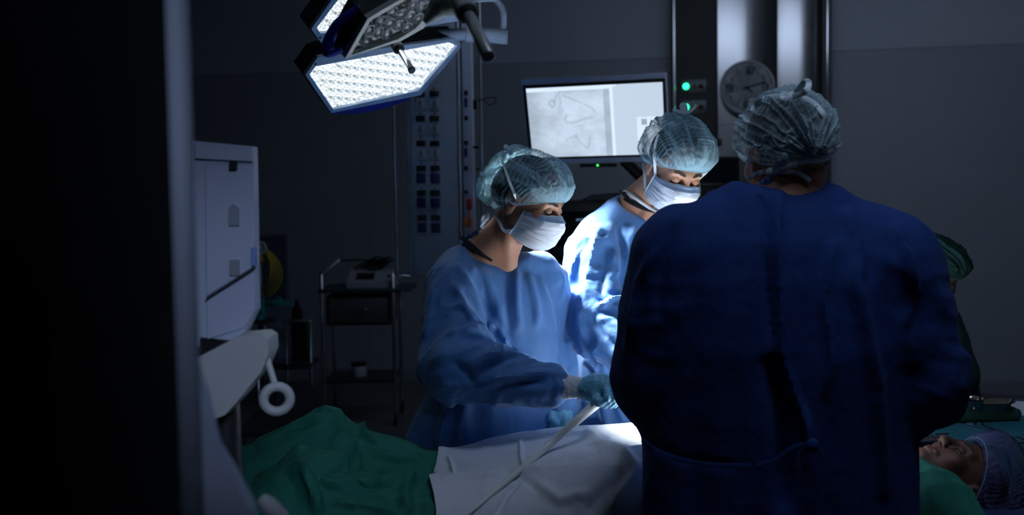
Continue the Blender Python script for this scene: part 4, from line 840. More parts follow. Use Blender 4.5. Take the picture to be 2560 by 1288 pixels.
# assistant in dark green behind the near surgeon
def assistant():
    root = person('person in dark green gown and cap bending down, nearly hidden behind the broad navy gown', (1.18, 3.72, 0)); Y0 = 3.7
    c = P(2318, 700, Y0); R = frame((.75, -.35, -.55)); nb = P(2270, 775, Y0); cx, cy = P(2300, 900, Y0)[0], Y0
    S1 = P(2352, 815, Y0-.05); E1 = P(2392, 935, Y0-.1); W1 = P(2330, 1010, Y0-.2); S2 = P(2240, 815, Y0+.1); E2 = P(2200, 940, Y0)
    H = dict(c=c, R=R, neck=nb, torso=[(.2, cx, cy, .14, .12), (.75, cx, cy, .15, .12), (1.0, cx-.02, cy, .15, .11), (1.1, cx-.04, cy, .12, .09), (1.16, cx-.06, cy, .07, .06)], yaw=0, closed=True, scm=False, scm_to=(0, 0, 0), limbs=[(S1, E1, .045, .036), (E1, W1, .034, .026), (S2, E2, .045, .036), ((cx-.09, cy, .9), (cx-.1, cy, .06), .08, .05), ((cx+.09, cy, .9), (cx+.1, cy, .06), .08, .05), ((cx-.1, cy, .05), (cx-.1, cy-.14, .04), .04, .03), ((cx+.1, cy, .05), (cx+.1, cy-.14, .04), .04, .03)], fine=[(.13, .13)]*3, res=.004)
    make_body(root, H, 'skin3', [(.7, 1.75), (3.3, 4.2), (0, 1.5)]); cm = cap_mesh(root, c, R, 31.0, (.012, .02, .02, .012), .45, (.1, .95, .3), (0, -.85, .4), mat('dark_green_cap_cloth', (.01, .06, .05), .9))
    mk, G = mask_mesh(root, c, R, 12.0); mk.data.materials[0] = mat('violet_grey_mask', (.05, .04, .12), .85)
    def gn(p):
        t = torso(p, 0, [(.3, cx, cy, .26, .2), (.8, cx, cy, .2, .16), (1.0, cx-.02, cy, .18, .15), (1.1, cx-.04, cy, .15, .12), (1.2, cx-.07, cy, .09, .08)])
        d = smin(t, smin(rc(p, S1, E1, .066, .074), rc(p, E1, W1, .07, .05), .03), .03); return smin(d, rc(p, S2, E2, .066, .07), .03)
    surf_obj('surgical_gown', gn, [(.75, 1.75), (3.35, 4.05), (.35, 1.3)], .012, 'darkgreen', root, lambda V, N: .008*ridge(V*np.array([1, 1, .3]), 10, 3)-.004)
assistant()

# ------------------------------------------------------------------ surgical lamps
def lamp_panel(parent, name, C, Nn, outer, inner, depth, lit, pitch, shell='lampdark', frame_m='lampwhite'):
    e1 = nrm(np.cross(Nn, (0, 0, 1))); e2 = np.cross(e1, Nn)
    O = [Q(u, v, C, Nn) for u, v in outer]; I = [Q(u, v, C, Nn) for u, v in inner]; n = len(O)
    b = MB()
    o3 = list(O)+[p-Nn*.012 for p in O]+list(I)+[p-Nn*.012 for p in I]; f = []
    for i in range(n):
        j = (i+1) % n; f += [(i, j, 2*n+j, 2*n+i), (i, n+i, n+j, j), (2*n+i, 2*n+j, 3*n+j, 3*n+i)]
    b.add(o3, f); fr = b.build(name+'_frame', frame_m, parent, smooth=False)
    s = MB(); cc = sum(O)/n; s.loft([[p-Nn*.0121 for p in O], [p-Nn*depth*.7 for p in O], [cc+(p-cc)*.82-Nn*depth for p in O]]); s.build(name+'_shell', shell, parent, smooth=False)
    pl_ = MB(); pl_.add([p-Nn*.0115 for p in I], [tuple(range(n))]); pl_.build('reflector_plate', 'led_ring' if lit else 'led_off_ring', parent, smooth=False)
    I2 = np.array([[(p-C)@e1, (p-C)@e2] for p in I])
    def inside(q, mg):
        c_ = False; dm = 9
        for i in range(n):
            a = I2[i]; b2 = I2[(i+1) % n]; e = b2-a; t = np.clip(((q-a)@e)/(e@e), 0, 1); dm = min(dm, np.hypot(*(q-a-t*e)))
            if (a[1] > q[1]) != (b2[1] > q[1]) and q[0] < a[0]+(q[1]-a[1])/(b2[1]-a[1])*(b2[0]-a[0]): c_ = not c_
        return c_ and dm > mg
    proto = None; ct = 0; mn, mx = I2.min(0), I2.max(0); row = 0; y = mn[1]+pitch*.4
    while y < mx[1]:
        x = mn[0]+(pitch*.5 if row % 2 else 0)
        while x < mx[0]:
            if inside(np.array((x, y)), pitch*.36):
                pos = C+e1*x+e2*y-Nn*.0115
                if proto is None:
                    m_ = MB(); R0 = pitch*.5
                    m_.lathe((0, 0, 0), Nn, [(R0*.98, 0), (R0*.93, .010), (R0*.80, .0105), (R0*.55, .004), (R0*.50, .0045), (R0*.42, .0085), (R0*.25, .0105), (.0001, .011)], 20)
                    proto = m_.build('led_lens', 'led' if lit else 'led_off', parent); o_ = proto
                else: o_ = proto.copy(); COL.objects.link(o_); o_.parent = parent
                o_.matrix_parent_inverse = Matrix.Identity(4); o_.location = Vector(pos)-parent.location; ct += 1
            x += pitch
        y += pitch*.87; row += 1
    return O, e1, e2
LB = thing('surgical_light', 'lit surgical lamp, white bead-like panels and navy grip, lowest in the frame', 'surgical lamp', LA_C)
out1 = [(763, 188), (795, 143), (1147, 95), (1154, 117), (1053, 238), (828, 283)]; in1 = [(774, 186), (789, 166), (1122, 106), (1144, 115), (1046, 227), (834, 274)]
O, e1, e2 = lamp_panel(LB, 'panel', LA_C, LA_N, out1, in1, .10, True, .0345)
CB = LA_C-LA_N*.02
out2 = [(778, 73), (838, -12), (1000, -60), (1170, -60), (1150, 52), (803, 107)]; in2 = [(792, 70), (845, 0), (1000, -48), (1150, -48), (1130, 40), (802, 84)]
lamp_panel(LB, 'upper_panel', CB, LA_N, out2, in2, .10, True, .0345)
# navy grip under the lower panel
g = [Q(u, v, LA_C, LA_N)-LA_N*.03 for u, v in ((838, 284), (905, 276), (970, 262), (1034, 247))]
MB().loft([[p+e*w1+LA_N*h for e, w1, h in ((np.array([0, 0, -1.]), 0, .012), (np.array([0, 0, -1.]), .026 if 0 < i < 3 else .016, .008), (np.array([0, 0, -1.]), .030 if 0 < i < 3 else .018, -.02), (np.array([0, 0, -1.]), 0, -.03))] for i, p in enumerate(bez(g, 12)[::4])]).build('grip_rail', 'lampblue', LB)
def cyl(a, b, r, name, m, parent, ribs=0, n=20):
    a = np.array(a); b = np.array(b); L = np.linalg.norm(b-a); prof = [(r*.8, 0), (r, .003), (r, L-.003), (r*.8, L)]; return MB().lathe(a, b-a, prof, n).build(name, m, parent)
def ray_at(u, v, t): d = _fw+(u-1280)/F_PX*_rt-(v-644)/F_PX*_up; return CAM+d*t
hA = P(988, 108, 3.34); hB = P(1029, 175, 3.22)
cyl(hA, hA+(hB-hA)*.25, .0185, 'handle_collar', 'dgrey', LB); cyl(hA+(hB-hA)*.2, hB, .0105, 'sterile_handle', 'chrome', LB); cyl(hB, hB+nrm(hB-hA)*.006, .0118, 'handle_tip', 'black', LB)
for u, v in ((788, 160), (800, 94)): MB().lathe(Q(u, v, LA_C, LA_N)+LA_N*.0, LA_N, [(.004, 0), (.0035, .002), (.001, .002)], 12).build('screw', 'black', LB)
a0 = P(1005, 92, 3.62); a1 = P(1165, 86, 3.62); a2 = P(1270, 92, 3.62)
cyl(a0, a1+(a1-a0)*.02, .021, 'arm_tube', 'lampwhite', LB); cyl(a1, a2, .0265, 'arm_joint', 'lampwhite', LB)
MB().tube(bez([P(1257, 80, 3.62), P(1259, 50, 3.62), P(1256, 22, 3.62), P(1240, 2, 3.62), P(1215, -25, 3.62), P(1150, -60, 3.62)], 30)+[], .0115, 14).build('curved_arm', 'lampwhite', LB)
MB().tube([P(1150, -58, 3.62), P(1130, -66, 3.62), P(1110, -66, 3.62)+np.array([0, 0, 1.1])], .02, 14).build('ceiling_arm', 'lampwhite', LB)
MB().tube([P(985, 100, 3.56), P(1005, 92, 3.60), P(1060, 60, 3.66), P(1080, 20, 3.66)], .022, 12).build('yoke', 'lampwhite', LB)
# unlit lamp head nearer the camera
CC = P(980, 70, 2.15); NC = nrm((.62, -.36, -.70)); LC = thing('surgical_light', 'unlit surgical lamp head with clear lenses and dark shell, nearer than the lit one', 'surgical lamp', CC)
out3 = [(863, 146), (919, 47), (1100, -60), (1230, -60), (1100, 25), (1058, 72), (1002, 103)]; in3 = [(877, 139), (926, 52), (1098, -48), (1210, -48), (1082, 22), (1038, 72), (996, 98)]
O3, f1, f2 = lamp_panel(LC, 'panel', CC, NC, out3, in3, .085, False, .030, frame_m='lampgrey')
# dark shell rising behind the left edge
# loop grip in navy
lp_o = [(858, 131), (816, 144), (804, 122), (812, 90), (832, 55), (862, 30), (900, 8), (905, 40), (900, 48)]; lp_i = [(855, 118), (838, 124), (836, 118), (846, 92), (862, 70), (880, 58), (898, 50), (902, 47), (899, 50)]
gb = MB(); rings = []
for (uo, vo), (ui, vi) in zip(lp_o, lp_i):
    a = P(uo, vo, 2.10); b = P(ui, vi, 2.10); m_ = (a+b)/2; w_ = (b-a)/2; dy = np.array([0, .016, 0]); rings.append([m_+w_*math.cos(q)*(abs(math.cos(q))**-.35 if abs(math.cos(q)) > .01 else 1)*.98+dy*math.sin(q) for q in np.linspace(0, 2*np.pi, 14, endpoint=False)])
def resample(R_):
    out = []
    for k in range(len(R_[0])): out.append(bez([r_[k] for r_ in R_], 48))
    return [[out[k][i] for k in range(len(out))] for i in range(len(out[0]))]
gb.loft(resample(rings)); gb.build('grip_loop', 'lampblue', LC)
# casting arm to the handle mount
cs = MB(); path = [(1062, 62), (1085, 38), (1105, 18), (1135, 5), (1165, 0)]; wd = [.007, .016, .026, .030, .034]
cs.tube(bez([P(u, v-6, 2.02) for u, v in path], 16), list(np.interp(np.linspace(0, 1, 17), np.linspace(0, 1, 5), wd)), 14).build('casting_arm', 'lampgrey', LC)
m0 = P(1150, 0, 1.95); m1 = P(1170, 36, 1.9); h1 = P(1222, 142, 1.76)
cyl(m0-(m1-m0)*.6, m1, .021, 'handle_mount', mat('brushed_mount', (.34, .38, .37), .45), LC, n=28); cyl(m1-(h1-m1)*.02, h1, .0118, 'sterile_handle', mat('gunmetal', (.42, .43, .42), .3, .3), LC, n=28)
cyl(m1-(m1-m0)*.12, m1+(h1-m1)*.06, .0155, 'handle_collar', 'black', LC)
MB().tube([m0-(m1-m0)*.5, P(1140, -60, 2.0), P(1140, -60, 2.0)+np.array([0, .3, 1.75])], .02, 12).build('ceiling_arm', 'lampgrey', LC)
MB().box(P(1190, -4, 2.15), (.09, .02, .012), bev=.003).build('label_plate', 'lampwhite', LC)

# ------------------------------------------------------------------ background equipment
def pb(u0, v0, u1, v1, Y, d, bev=0.0, mb=None, front=0):
    a = P(u0, (v0+v1)/2, Y); b = P(u1, (v0+v1)/2, Y); t = P((u0+u1)/2, v0, Y); o = P((u0+u1)/2, v1, Y)
    mb = mb or MB(); return mb.box(((a[0]+b[0])/2, Y+d/2-front, (t[2]+o[2])/2), (abs(b[0]-a[0]), d, abs(t[2]-o[2])), bev=bev)
YP = 5.2
sp = thing('service_pendant', 'white ceiling service column with paired black and navy sockets and steel rails', 'service column', P(1100, 694, YP))
pb(1022, -120, 1150, 694, YP, .26, .02).build('column_body', 'panel', sp)
pb(1014, -120, 1030, 690, YP+.02, .22, .008).build('side_rail_cover', 'panel', sp)
pb(1157, -120, 1182, 700, YP+.06, .20, .006).build('side_body', 'panel', sp)
for ri in range(6):
    v = 235+ri*62
    for ci in range(2):
        u = 1050+ci*35+ri*.9; pb(u-11, v-7+0, u+12, v+7, YP, .012, .002, front=.010).build('socket', 'socket', sp)
        pb(u-2, v-15, u+2, v-11, YP, .004, 0, front=.003).build('socket_mark', 'dgrey', sp)
        o_ = pb(u-11, v+13, u+12, v+37, YP, .010, .003, front=.008).build('socket_plate', 'plate' if ri < 3 else 'navy', sp)
        if ri < 3:
            mk_ = MB()
            for kk in range(4): pb(u-2, v+17+kk*4.4, u+2+(kk % 2)*1.5, v+19+kk*4.4, YP, .002, 0, mk_, front=.010)
            mk_.build('printed_mark', 'ink', o_)
    pb(1037, v+42, 1100, v+43, YP, .002, front=.002).build('seam', 'dgrey', sp)
for ri, v in enumerate((232, 295, 357, 420, 480)):
    pb(1160, v-5, 1170, v+6, YP+.06, .012, .002, front=.01).build('socket', 'socket', sp)
    if ri in (0, 2): pb(1160, v+13, 1169, v+36, YP+.06, .01, .002, front=.008).build('socket_plate', 'navy', sp)
pb(1190, 420, 1200, 425, YP, .03, front=.02).build('rail_clamp', 'black', sp); pb(1183, 250, 1192, 274, YP, .03, .003, front=.02).build('rail_clamp', 'black', sp); pb(1183, 365, 1197, 372, YP, .03, .003, front=.02).build('rail_clamp', 'black', sp)
for u0, u1, v0, v1, r in ((979, 992, -100, 688, .0075), (1144, 1152, -100, 640, .0085), (1197, 1207, -100, 640, .0085)):
    b_ = P(u1, v1, YP-.06); cyl(b_, b_+np.array([0, 0, 1.9 if v1 > 650 else 1.8]), r, 'rail', 'rail', sp)
b_ = P(992, 688, YP-.06); cyl(b_, P(1024, 691, YP-.04), .006, 'rail_bracket', 'chrome', sp)
MB().tube(bez([P(1196, 252, 5.1), P(1215, 246, 5.1), P(1236, 244, 5.1), P(1238, 256, 5.1), P(1222, 262, 5.1), P(1210, 250, 5.1)], 24), .003, 6).build('hook', 'dgrey', sp)
MB().box((P(1100, 0, YP)[0], YP+.13, 3.2), (.5, .4, .4), bev=.05).build('ceiling_mount', 'panel', sp)
rp = thing('cable_plug', 'red plug with orange cable hanging at the side of the service column', 'plug', P(1172, 512, YP+.03)); pb(1166, 496, 1180, 524, YP+.04, .02, .006).build('plug_body', 'red', rp); MB().tube(bez([P(1173, 522, YP+.05), P(1178, 560, YP+.04), P(1182, 600, YP+.04), P(1184, 660, YP+.04)], 16), .004, 8).build('cable', 'orange', rp)
MB().lathe(P(1170, 556, YP+.05), (0, -1, 0), [(.001, 0), (.026, .002), (.026, .006), (.02, .008), (.001, .008)], 24).build('coil_disc', 'orange', rp)

# monitor
YM = 4.6; mo = thing('monitor', 'large lit monitor showing a pale x-ray image behind the bowed person', 'monitor', P(1490, 412, YM)); 
TL, TR, BR, BL = P(1302, 200, YM), P(1668, 181, YM-.06), P(1676, 402, YM-.03), P(1323, 411, YM+.03)
def quad_box(tl, tr, br, bl, d, name, m, parent, inset=0):
    n = nrm(np.cross(tr-tl, bl-tl)); n = n if n[1] > 0 else -n; f = [tl, tr, br, bl]; b = MB(); b.loft([[p for p in f], [p+n*d for p in f]]); return b.build(name, m, parent, smooth=False), n
def qlerp(a, b): return TL*(1-a)*(1-b)+TR*a*(1-b)+BR*a*b+BL*(1-a)*b
fo, nM = quad_box(TL, TR, BR, BL, .045, 'casing', 'monitorframe', mo)
def mrect(a0, b0, a1, b1, off, d, name, m): return quad_box(*[qlerp(a, b)-nM*off for a, b in ((a0, b0), (a1, b0), (a1, b1), (a0, b1))], d, name, m, mo)[0]
mrect(.008, .065, .985, .945, .001, .003, 'bezel', 'black')
# screen picture: fluoroscopy image on an emissive panel
nx, ny = 300, 170; A, B = np.meshgrid(np.linspace(0, 1, nx), np.linspace(0, 1, ny)); 
def seg(p, q, w_, k=1):   # soft stroke in picture space (0..1 of the 2447x1288 detail crop of the monitor)
    ax_ = A*1440+115; ay_ = B*790+205
    d = np.array(q)-np.array(p); t = np.clip(((ax_-p[0])*d[0]+(ay_-p[1])*d[1])/(d@d+1e-6), 0, 1); return k*np.exp(-(np.hypot(ax_-p[0]-t*d[0], ay_-p[1]-t*d[1])/w_)**2)
ink = 0*A
def poly(pts, w_, k):
    global ink
    m_ = 0*A
    for p, q in zip(pts[:-1], pts[1:]): m_ = np.maximum(m_, seg(p, q, w_))
    ink = ink+k*m_
circ = lambda cx_, cy_, rx, ry, n_=22: [(cx_+rx*math.cos(t), cy_+ry*math.sin(t)) for t in np.linspace(0, 2*np.pi, n_)]
poly(circ(378, 385, 28, 38), 11, .30); poly([(400, 360), (440, 300), (465, 265)], 12, .22); poly([(505, 305), (560, 330), (700, 400), (800, 460), (830, 500)], 9, .28); poly([(465, 310), (468, 380), (452, 440), (450, 480), (470, 500), (485, 475), (470, 450)], 10, .22)
poly([(520, 530), (500, 570), (520, 610), (560, 618), (640, 600), (720, 570), (800, 560)], 12, .26); poly([(520, 530), (600, 530), (700, 545)], 9, .12); poly([(620, 740), (600, 760), (640, 830), (690, 880), (730, 910), (745, 850), (760, 760)], 9, .20); poly([(500, 820), (505, 800), (560, 780), (610, 770)], 9, .16); poly([(465, 260), (600, 255), (820, 260)], 9, .12); poly([(620, 660), (750, 640), (870, 600)], 14, .08)
left = A < .615; pn = np.stack([A*3, B*2, 0*A], -1); base = np.where(left, .60+.10*noise(pn, 2, 1)+.05*noise(pn, 6, 2)+.03*noise(pn, 20, 3), .66-.03*A)
base = np.where(left & (A > .565), .46+.08*noise(pn, 5, 6), base); base = np.where(left & (A < .12), base-.09*(1-A/.12), base); base = np.where((A > .610) & (A < .635), .85, base); base = np.where((B < .055) & (A < .62), .84, base); base = np.where((A > .55) & (A < .66) & (B < .02), .9, base)
lum = base-ink*.6*left
for (a0, b0, a1, b1, vv) in ((.80, .47, .97, .80, .82), (.835, .50, .875, .58, .38), (.90, .50, .91, .56, .6), (.835, .70, .875, .77, .45)): lum = np.where((A > a0) & (A < a1) & (B > b0) & (B < b1), vv, lum)
lum = np.clip(lum, 0, 1); colr = np.stack([lum*.78, lum*.94, lum*1.14, 0*lum+1], -1).reshape(-1, 4).astype(np.float32)
ca, cb = .030+A*.935, .105+B*.815
V = (TL*((1-ca)*(1-cb))[..., None]+TR*(ca*(1-cb))[..., None]+BR*(ca*cb)[..., None]+BL*((1-ca)*cb)[..., None])-nM*.0022
V = V.reshape(-1, 3); i = np.arange(ny-1)[:, None]*nx; j = np.arange(nx-1)[None]; me = npmesh('screen', V, np.stack([i+j, i+j+1, i+nx+j+1, i+nx+j], -1).reshape(-1, 4)); at = me.color_attributes.new('picture', 'FLOAT_COLOR', 'POINT'); at.data.foreach_set('color', colr.ravel())
sm = mat('lit_screen', (.02, .02, .02), .3, emit=(1, 1, 1), es=1.12); an = sm.node_tree.nodes.new('ShaderNodeAttribute'); an.attribute_name = 'picture'; sm.node_tree.links.new(an.outputs['Color'], sm.node_tree.nodes['Principled BSDF'].inputs['Emission Color']); link('screen', me, sm, mo)
pb(1450, 409, 1543, 418, YM, .03, .004, front=.002).build('control_strip', 'black', mo); MB().lathe(P(1494, 413.5, YM-.003), (0, -1, 0), [(.0001, .003), (.0045, .002), (.005, 0)], 10).build('power_led', 'greendot', mo)
MB().tube([P(1560, 400, YM+.05), P(1600, 440, YM+.08), P(1610, 470, YM+.1)], .026, 10).build('arm', 'black', mo)
b_ = P(1610, 470, YM+.1); cyl(b_, (b_[0], b_[1], .04), .03, 'stand_pole', 'dgrey', mo); MB().box((b_[0], b_[1], .03), (.5, .4, .06), bev=.02).build('stand_base', 'dgrey', mo)

# anaesthesia machine between the two standing people
YA = 5.05; am = thing('anaesthesia_machine', 'dark equipment tower with small orange and blue lights between the blue gowns', 'medical machine', P(1460, 900, YA)*np.array([1, 1, 0]))
x0, x1 = P(1378, 700, YA)[0], P(1590, 700, YA)[0]; xm = (x0+x1)/2; wd_ = x1-x0
for (v0, v1, dd, nm) in ((500, 530, .42, 'top_shelf'), (615, 640, .40, 'shelf'), (690, 708, .4, 'shelf'), (860, 880, .42, 'shelf')): pb(1378, v0, 1590, v1, YA, dd, .01).build(nm, 'dgrey', am)
pb(1386, 530, 1582, 900, YA+.12, .2, .01).build('cabinet', 'black', am); pb(1380, 640, 1440, 690, YA+.02, .3, .008).build('vaporiser', 'dgrey', am); pb(1384, 718, 1430, 860, YA+.01, .3, .01).build('drawer', 'black', am)
pb(1400, 716, 1412, 738, YA, .01, front=.002).build('display', 'bluescreen', am); MB().lathe(P(1398, 663, YA), (0, -1, 0), [(.004, 0), (.003, .003), (.0001, .004)], 10).build('indicator', 'orangeglow', am)
MB().box((xm, YA+.2, .12), (wd_+.1, .5, .16), bev=.03).build('base', 'black', am)
MB().loft([[P(u, v, YA+dy) for u, v in ((1450, 500), (1480, 486), (1540, 482), (1590, 490), (1590, 500))] for dy in (0, .3)]).build('hood', 'dgrey', am)
pb(1440, 545, 1590, 552, YA+.1, .02).build('bar', 'steel', am)
db = thing('dark_display', 'switched-off black display between the bowed person and the nearest person', 'monitor', P(1800, 465, 5.0)); pb(1745, 391, 1850, 465, 5.0, .05, .008).build('casing', 'black', db); pb(1752, 398, 1843, 458, 5.0, .004, front=.002).build('screen', mat('dark_glass', (.01, .012, .02), .12), db); b_ = P(1800, 465, 5.03); cyl(b_, (b_[0], b_[1], 0), .025, 'stand_pole', 'dgrey', db)

# steel-clad wall unit with clock and indicator panel
def wbx(u0, v0, u1, v1, off, d, mb=None, bev=0):
    a = WRAY(u0, (v0+v1)/2, off); b = WRAY(u1, (v0+v1)/2, off); t = WRAY((u0+u1)/2, v0, off)[2]; o = WRAY((u0+u1)/2, v1, off)[2]; c = (a+b)/2; nn = nrm([-.195, -1, 0]); mb = mb or MB()
    return mb.box(np.array([c[0], c[1], (t+o)/2])-nn*d/2, (np.linalg.norm((b-a)[:2]), d, abs(t-o)), RW, bev=bev)
ZT = 3.3
def wcol(u0, u1, off, d, name, m, parent=None, z0=0.0, z1=ZT, bev=.004):
    a = WRAY(u0, 400, off); b = WRAY(u1, 400, off); c = (a+b)/2; nn = nrm([-.195, -1, 0]); return MB().box(np.array([c[0], c[1], (z0+z1)/2])-nn*d/2, (np.linalg.norm((b-a)[:2]), d, z1-z0), RW, bev=bev).build(name, m, parent, smooth=False)
su = thing('steel_wall_unit', 'tall brushed steel wall unit with rounded panels beside the wall clock', 'wall unit', WRAY(1880, 900, .1)*np.array([1, 1, 0]))
wcol(1680, 1795, .16, .16, 'black_panel', 'black', su); wcol(1684, 1689, .18, .02, 'edge_strip', 'steel', su); wcol(2056, 2078, .19, .18, 'side_frame', 'dgrey', su); wcol(2066, 2070, .215, .02, 'edge_strip', 'chrome', su)
def curved(u0, u1, off, bulge, name, z0, z1, sh_=.1):
    a = WRAY(u0, 400, off); b = WRAY(u1, 400, off); nn = nrm([-.195, -1, 0]); k = 28; pts = []
    for t in np.linspace(0, 1, k): p = a+(b-a)*t+nn*bulge*(math.cos(math.pi/2*(t-sh_)) if t > sh_ else 1-(sh_-t)**2*1.2); pts.append(p)
    ring = [(p[0], p[1]) for p in pts]+[((b-nn*.06)[0], (b-nn*.06)[1]), ((a-nn*.06)[0], (a-nn*.06)[1])]
    return MB().loft([[np.array([x, y, z]) for x, y in ring] for z in (z0, z1)]).build(name, 'steel', su)
for z0, z1 in ((0, WRAY(1880, 311, .2)[2]), (WRAY(1880, 311, .2)[2]+.004, ZT)):
    curved(1795, 1940, .06, .15, 'steel_panel', z0, z1, .08); curved(1942, 2056, .08, .12, 'steel_panel', z0, z1, .25)
sws = []
for (v, nm) in ((216, 'upper'), (268, 'lower')):
    s_ = thing('indicator_panel', '%s switch plate with a glowing green lamp beside two unlit ones' % nm, 'indicator', WRAY(1735, v, .17), 'indicator plates on the black panel')
    wbx(1702, v-18, 1766, v+16, .172, .012, bev=.002).build('plate', 'bezel', s_)
    for u, m_, r in ((1715, 'greenglow', .022), (1735, 'amber', .016), (1752, 'darkred', .018)): MB().lathe(WRAY(u, v, .172), nrm([-.195, -1, 0]), [(r, 0), (r, .006), (r*.7, .012), (.0001, .016)], 20).build('lamp_button', m_, s_)
sl_ = thing('control_box', 'small dark control box with a red light low on the steel unit', 'control box', WRAY(1797, 356, .2)); wbx(1788, 346, 1806, 366, .21, .04, bev=.003).build('housing', 'black', sl_); MB().lathe(WRAY(1797, 359, .213), nrm([-.195, -1, 0]), [(.007, 0), (.005, .004), (.0001, .005)], 10).build('indicator', 'darkred', sl_)
# clock
CKC = WRAY(1868, 219, .27); nW = nrm([-.195, -1, 0]); xW = nrm([1, -.195, 0]); rC = np.linalg.norm(WRAY(1938, 219, .27)-CKC)
ck = thing('wall_clock', 'round pale wall clock with dark numerals hanging on the steel unit', 'clock', CKC)
MB().lathe(CKC-nW*.035, nW, [(rC*.6, 0), (rC*.96, .004), (rC, .018), (rC, .034), (rC*.975, .042), (rC*.93, .043), (rC*.91, .034), (rC*.90, .026)], 64).build('rim', 'clockrim', ck)
MB().lathe(CKC-nW*.012, nW, [(rC*.92, 0), (rC*.92, .003), (.0001, .003)], 64).build('face', 'clockface', ck)
S7 = {'0': 'abcdef', '1': 'bc', '2': 'abged', '3': 'abgcd', '4': 'fgbc', '5': 'afgcd', '6': 'afgedc', '7': 'abc', '8': 'abcdefg', '9': 'abcdfg'}
def digit(mb, ch, cx_, cy_, w_, h_, t):
    sg = dict(a=((0, 1), (1, 1)), b=((1, 1), (1, .5)), c=((1, .5), (1, 0)), d=((0, 0), (1, 0)), e=((0, 0), (0, .5)), f=((0, .5), (0, 1)), g=((0, .5), (1, .5)))
    for k_ in S7[ch]:
        (xa, ya), (xb, yb) = sg[k_]; p = np.array([cx_+(xa-.5)*w_, cy_+(ya-.5)*h_]); q = np.array([cx_+(xb-.5)*w_, cy_+(yb-.5)*h_]); m_ = (p+q)/2; e_ = np.abs(q-p)+t
        mb.box(CKC+nW*-.0075+xW*m_[0]+np.array([0, 0, m_[1]]), (e_[0], .002, e_[1]), RW)
for txt, hr in (('12', 12), ('3', 3), ('6', 6), ('9', 9)):
    a = math.radians(90-hr*30); cx_, cy_ = math.cos(a)*rC*.64, math.sin(a)*rC*.63
    nb_ = MB()
    for k_, ch in enumerate(txt): digit(nb_, ch, cx_+(k_-(len(txt)-1)/2)*rC*(.26 if len(txt) > 1 else 0)+(.03*rC if len(txt) > 1 else 0), cy_, rC*.20, rC*.22, rC*.045)
    nb_.build('numeral', 'ink', ck, smooth=False)
for hr in (1, 2, 4, 5, 7, 8, 10, 11):
    a = math.radians(90-hr*30); txt = str(hr); nb_ = MB()
    for k_, ch in enumerate(txt): digit(nb_, ch, math.cos(a)*rC*.66+(k_-(len(txt)-1)/2)*rC*.07, math.sin(a)*rC*.64, rC*.05, rC*.08, rC*.015)
    nb_.build('small_numeral', 'ink', ck, smooth=False)
def hand(ang, L, w_, name, back=.18):
    a = math.radians(90-ang); d = xW*math.cos(a)+np.array([0, 0, 1.])*math.sin(a); s = xW*-math.sin(a)+np.array([0, 0, 1.])*math.cos(a); c = CKC-nW*.004
    MB().loft([[c-d*rC*back+s*w_*.6*sg+nW*h_ for sg, h_ in ((-1, 0), (1, 0), (1, .002), (-1, .002))], [c+d*rC*L+s*w_*sg+nW*h_ for sg, h_ in ((-1, 0), (1, 0), (1, .002), (-1, .002))]]).build(name, 'ink', ck, smooth=False)
hand(73, .70, rC*.030, 'minute_hand'); hand(133, .26, rC*.026, 'hour_hand', .05); hand(313, .40, rC*.006, 'second_hand', .2)
MB().lathe(CKC-nW*.004, nW, [(.012, 0), (.012, .004), (.0001, .005)], 16).build('hub', 'ink', ck)

# vent, regulator, hoses, canisters at the left
vt = thing('wall_vent', 'slatted rectangular vent low on the back wall behind the yellow hoses', 'vent', WRAY(675, 670, .02)); wbx(636, 585, 720, 764, .02, .02).build('frame', mat('vent_grey', (.20, .22, .30), .5), vt, smooth=False)
sl_ = MB()
for k_ in range(24): v = 591+k_*7.2; wbx(641, v, 715, v+3.4, .035, .02, sl_)
sl_.build('slats', mat('vent_slat', (.14, .15, .24), .5), vt, smooth=False)
YR = 6.3
rg = thing('gas_regulator', 'round white pressure gauge with orange valve beside the white machine', 'gauge', P(651, 640, YR)); MB().lathe(P(652, 620, YR), (0, -1, 0), [(.02, 0), (.040, .006), (.040, .03), (.036, .034), (.034, .028), (.0001, .028)], 30).build('gauge_face', 'plate', rg)
pb(650, 622, 654, 632, YR, .002, front=.031).build('needle', 'ink', rg); MB().lathe(P(650, 650, YR-.02), (0, 0, -1), [(.012, -.03), (.02, -.01), (.022, .012), (.010, .03)], 18).build('valve', mat('orange_valve', (.8, .35, .03), .4), rg); cyl(P(649, 660, YR), P(650, 745, YR), .012, 'pipe', 'plate', rg); cyl(P(650, 635, YR), P(650, 655, YR), .009, 'stem', 'chrome', rg)
b_ = P(645, 615, YR+.05); cyl((b_[0], b_[1], 0), b_, .014, 'pole', 'dgrey', rg)
for k_, wd_ in enumerate(('outermost', 'second from the outside', 'middle one', 'second from the inside', 'innermost')):
    e_ = k_*7
    o_ = MB().tube(bez([P(664, 622+k_*3, YR), P(690-e_*.5, 645+e_*.4, YR-.02*k_), P(704-e_, 680+e_*.2, YR-.03*k_), P(697-e_, 715-e_*.2, YR-.03*k_), P(670-e_*.6, 742-e_*.8, YR-.02*k_), P(645, 735-e_*.5, YR+.04)], 36), .0045, 8).build('yellow_hose', 'yellow')
    tag(o_, 'looped yellow gas hose by the pressure gauge, %s of the five loops' % wd_, 'hose', 'yellow hoses by the gauge')
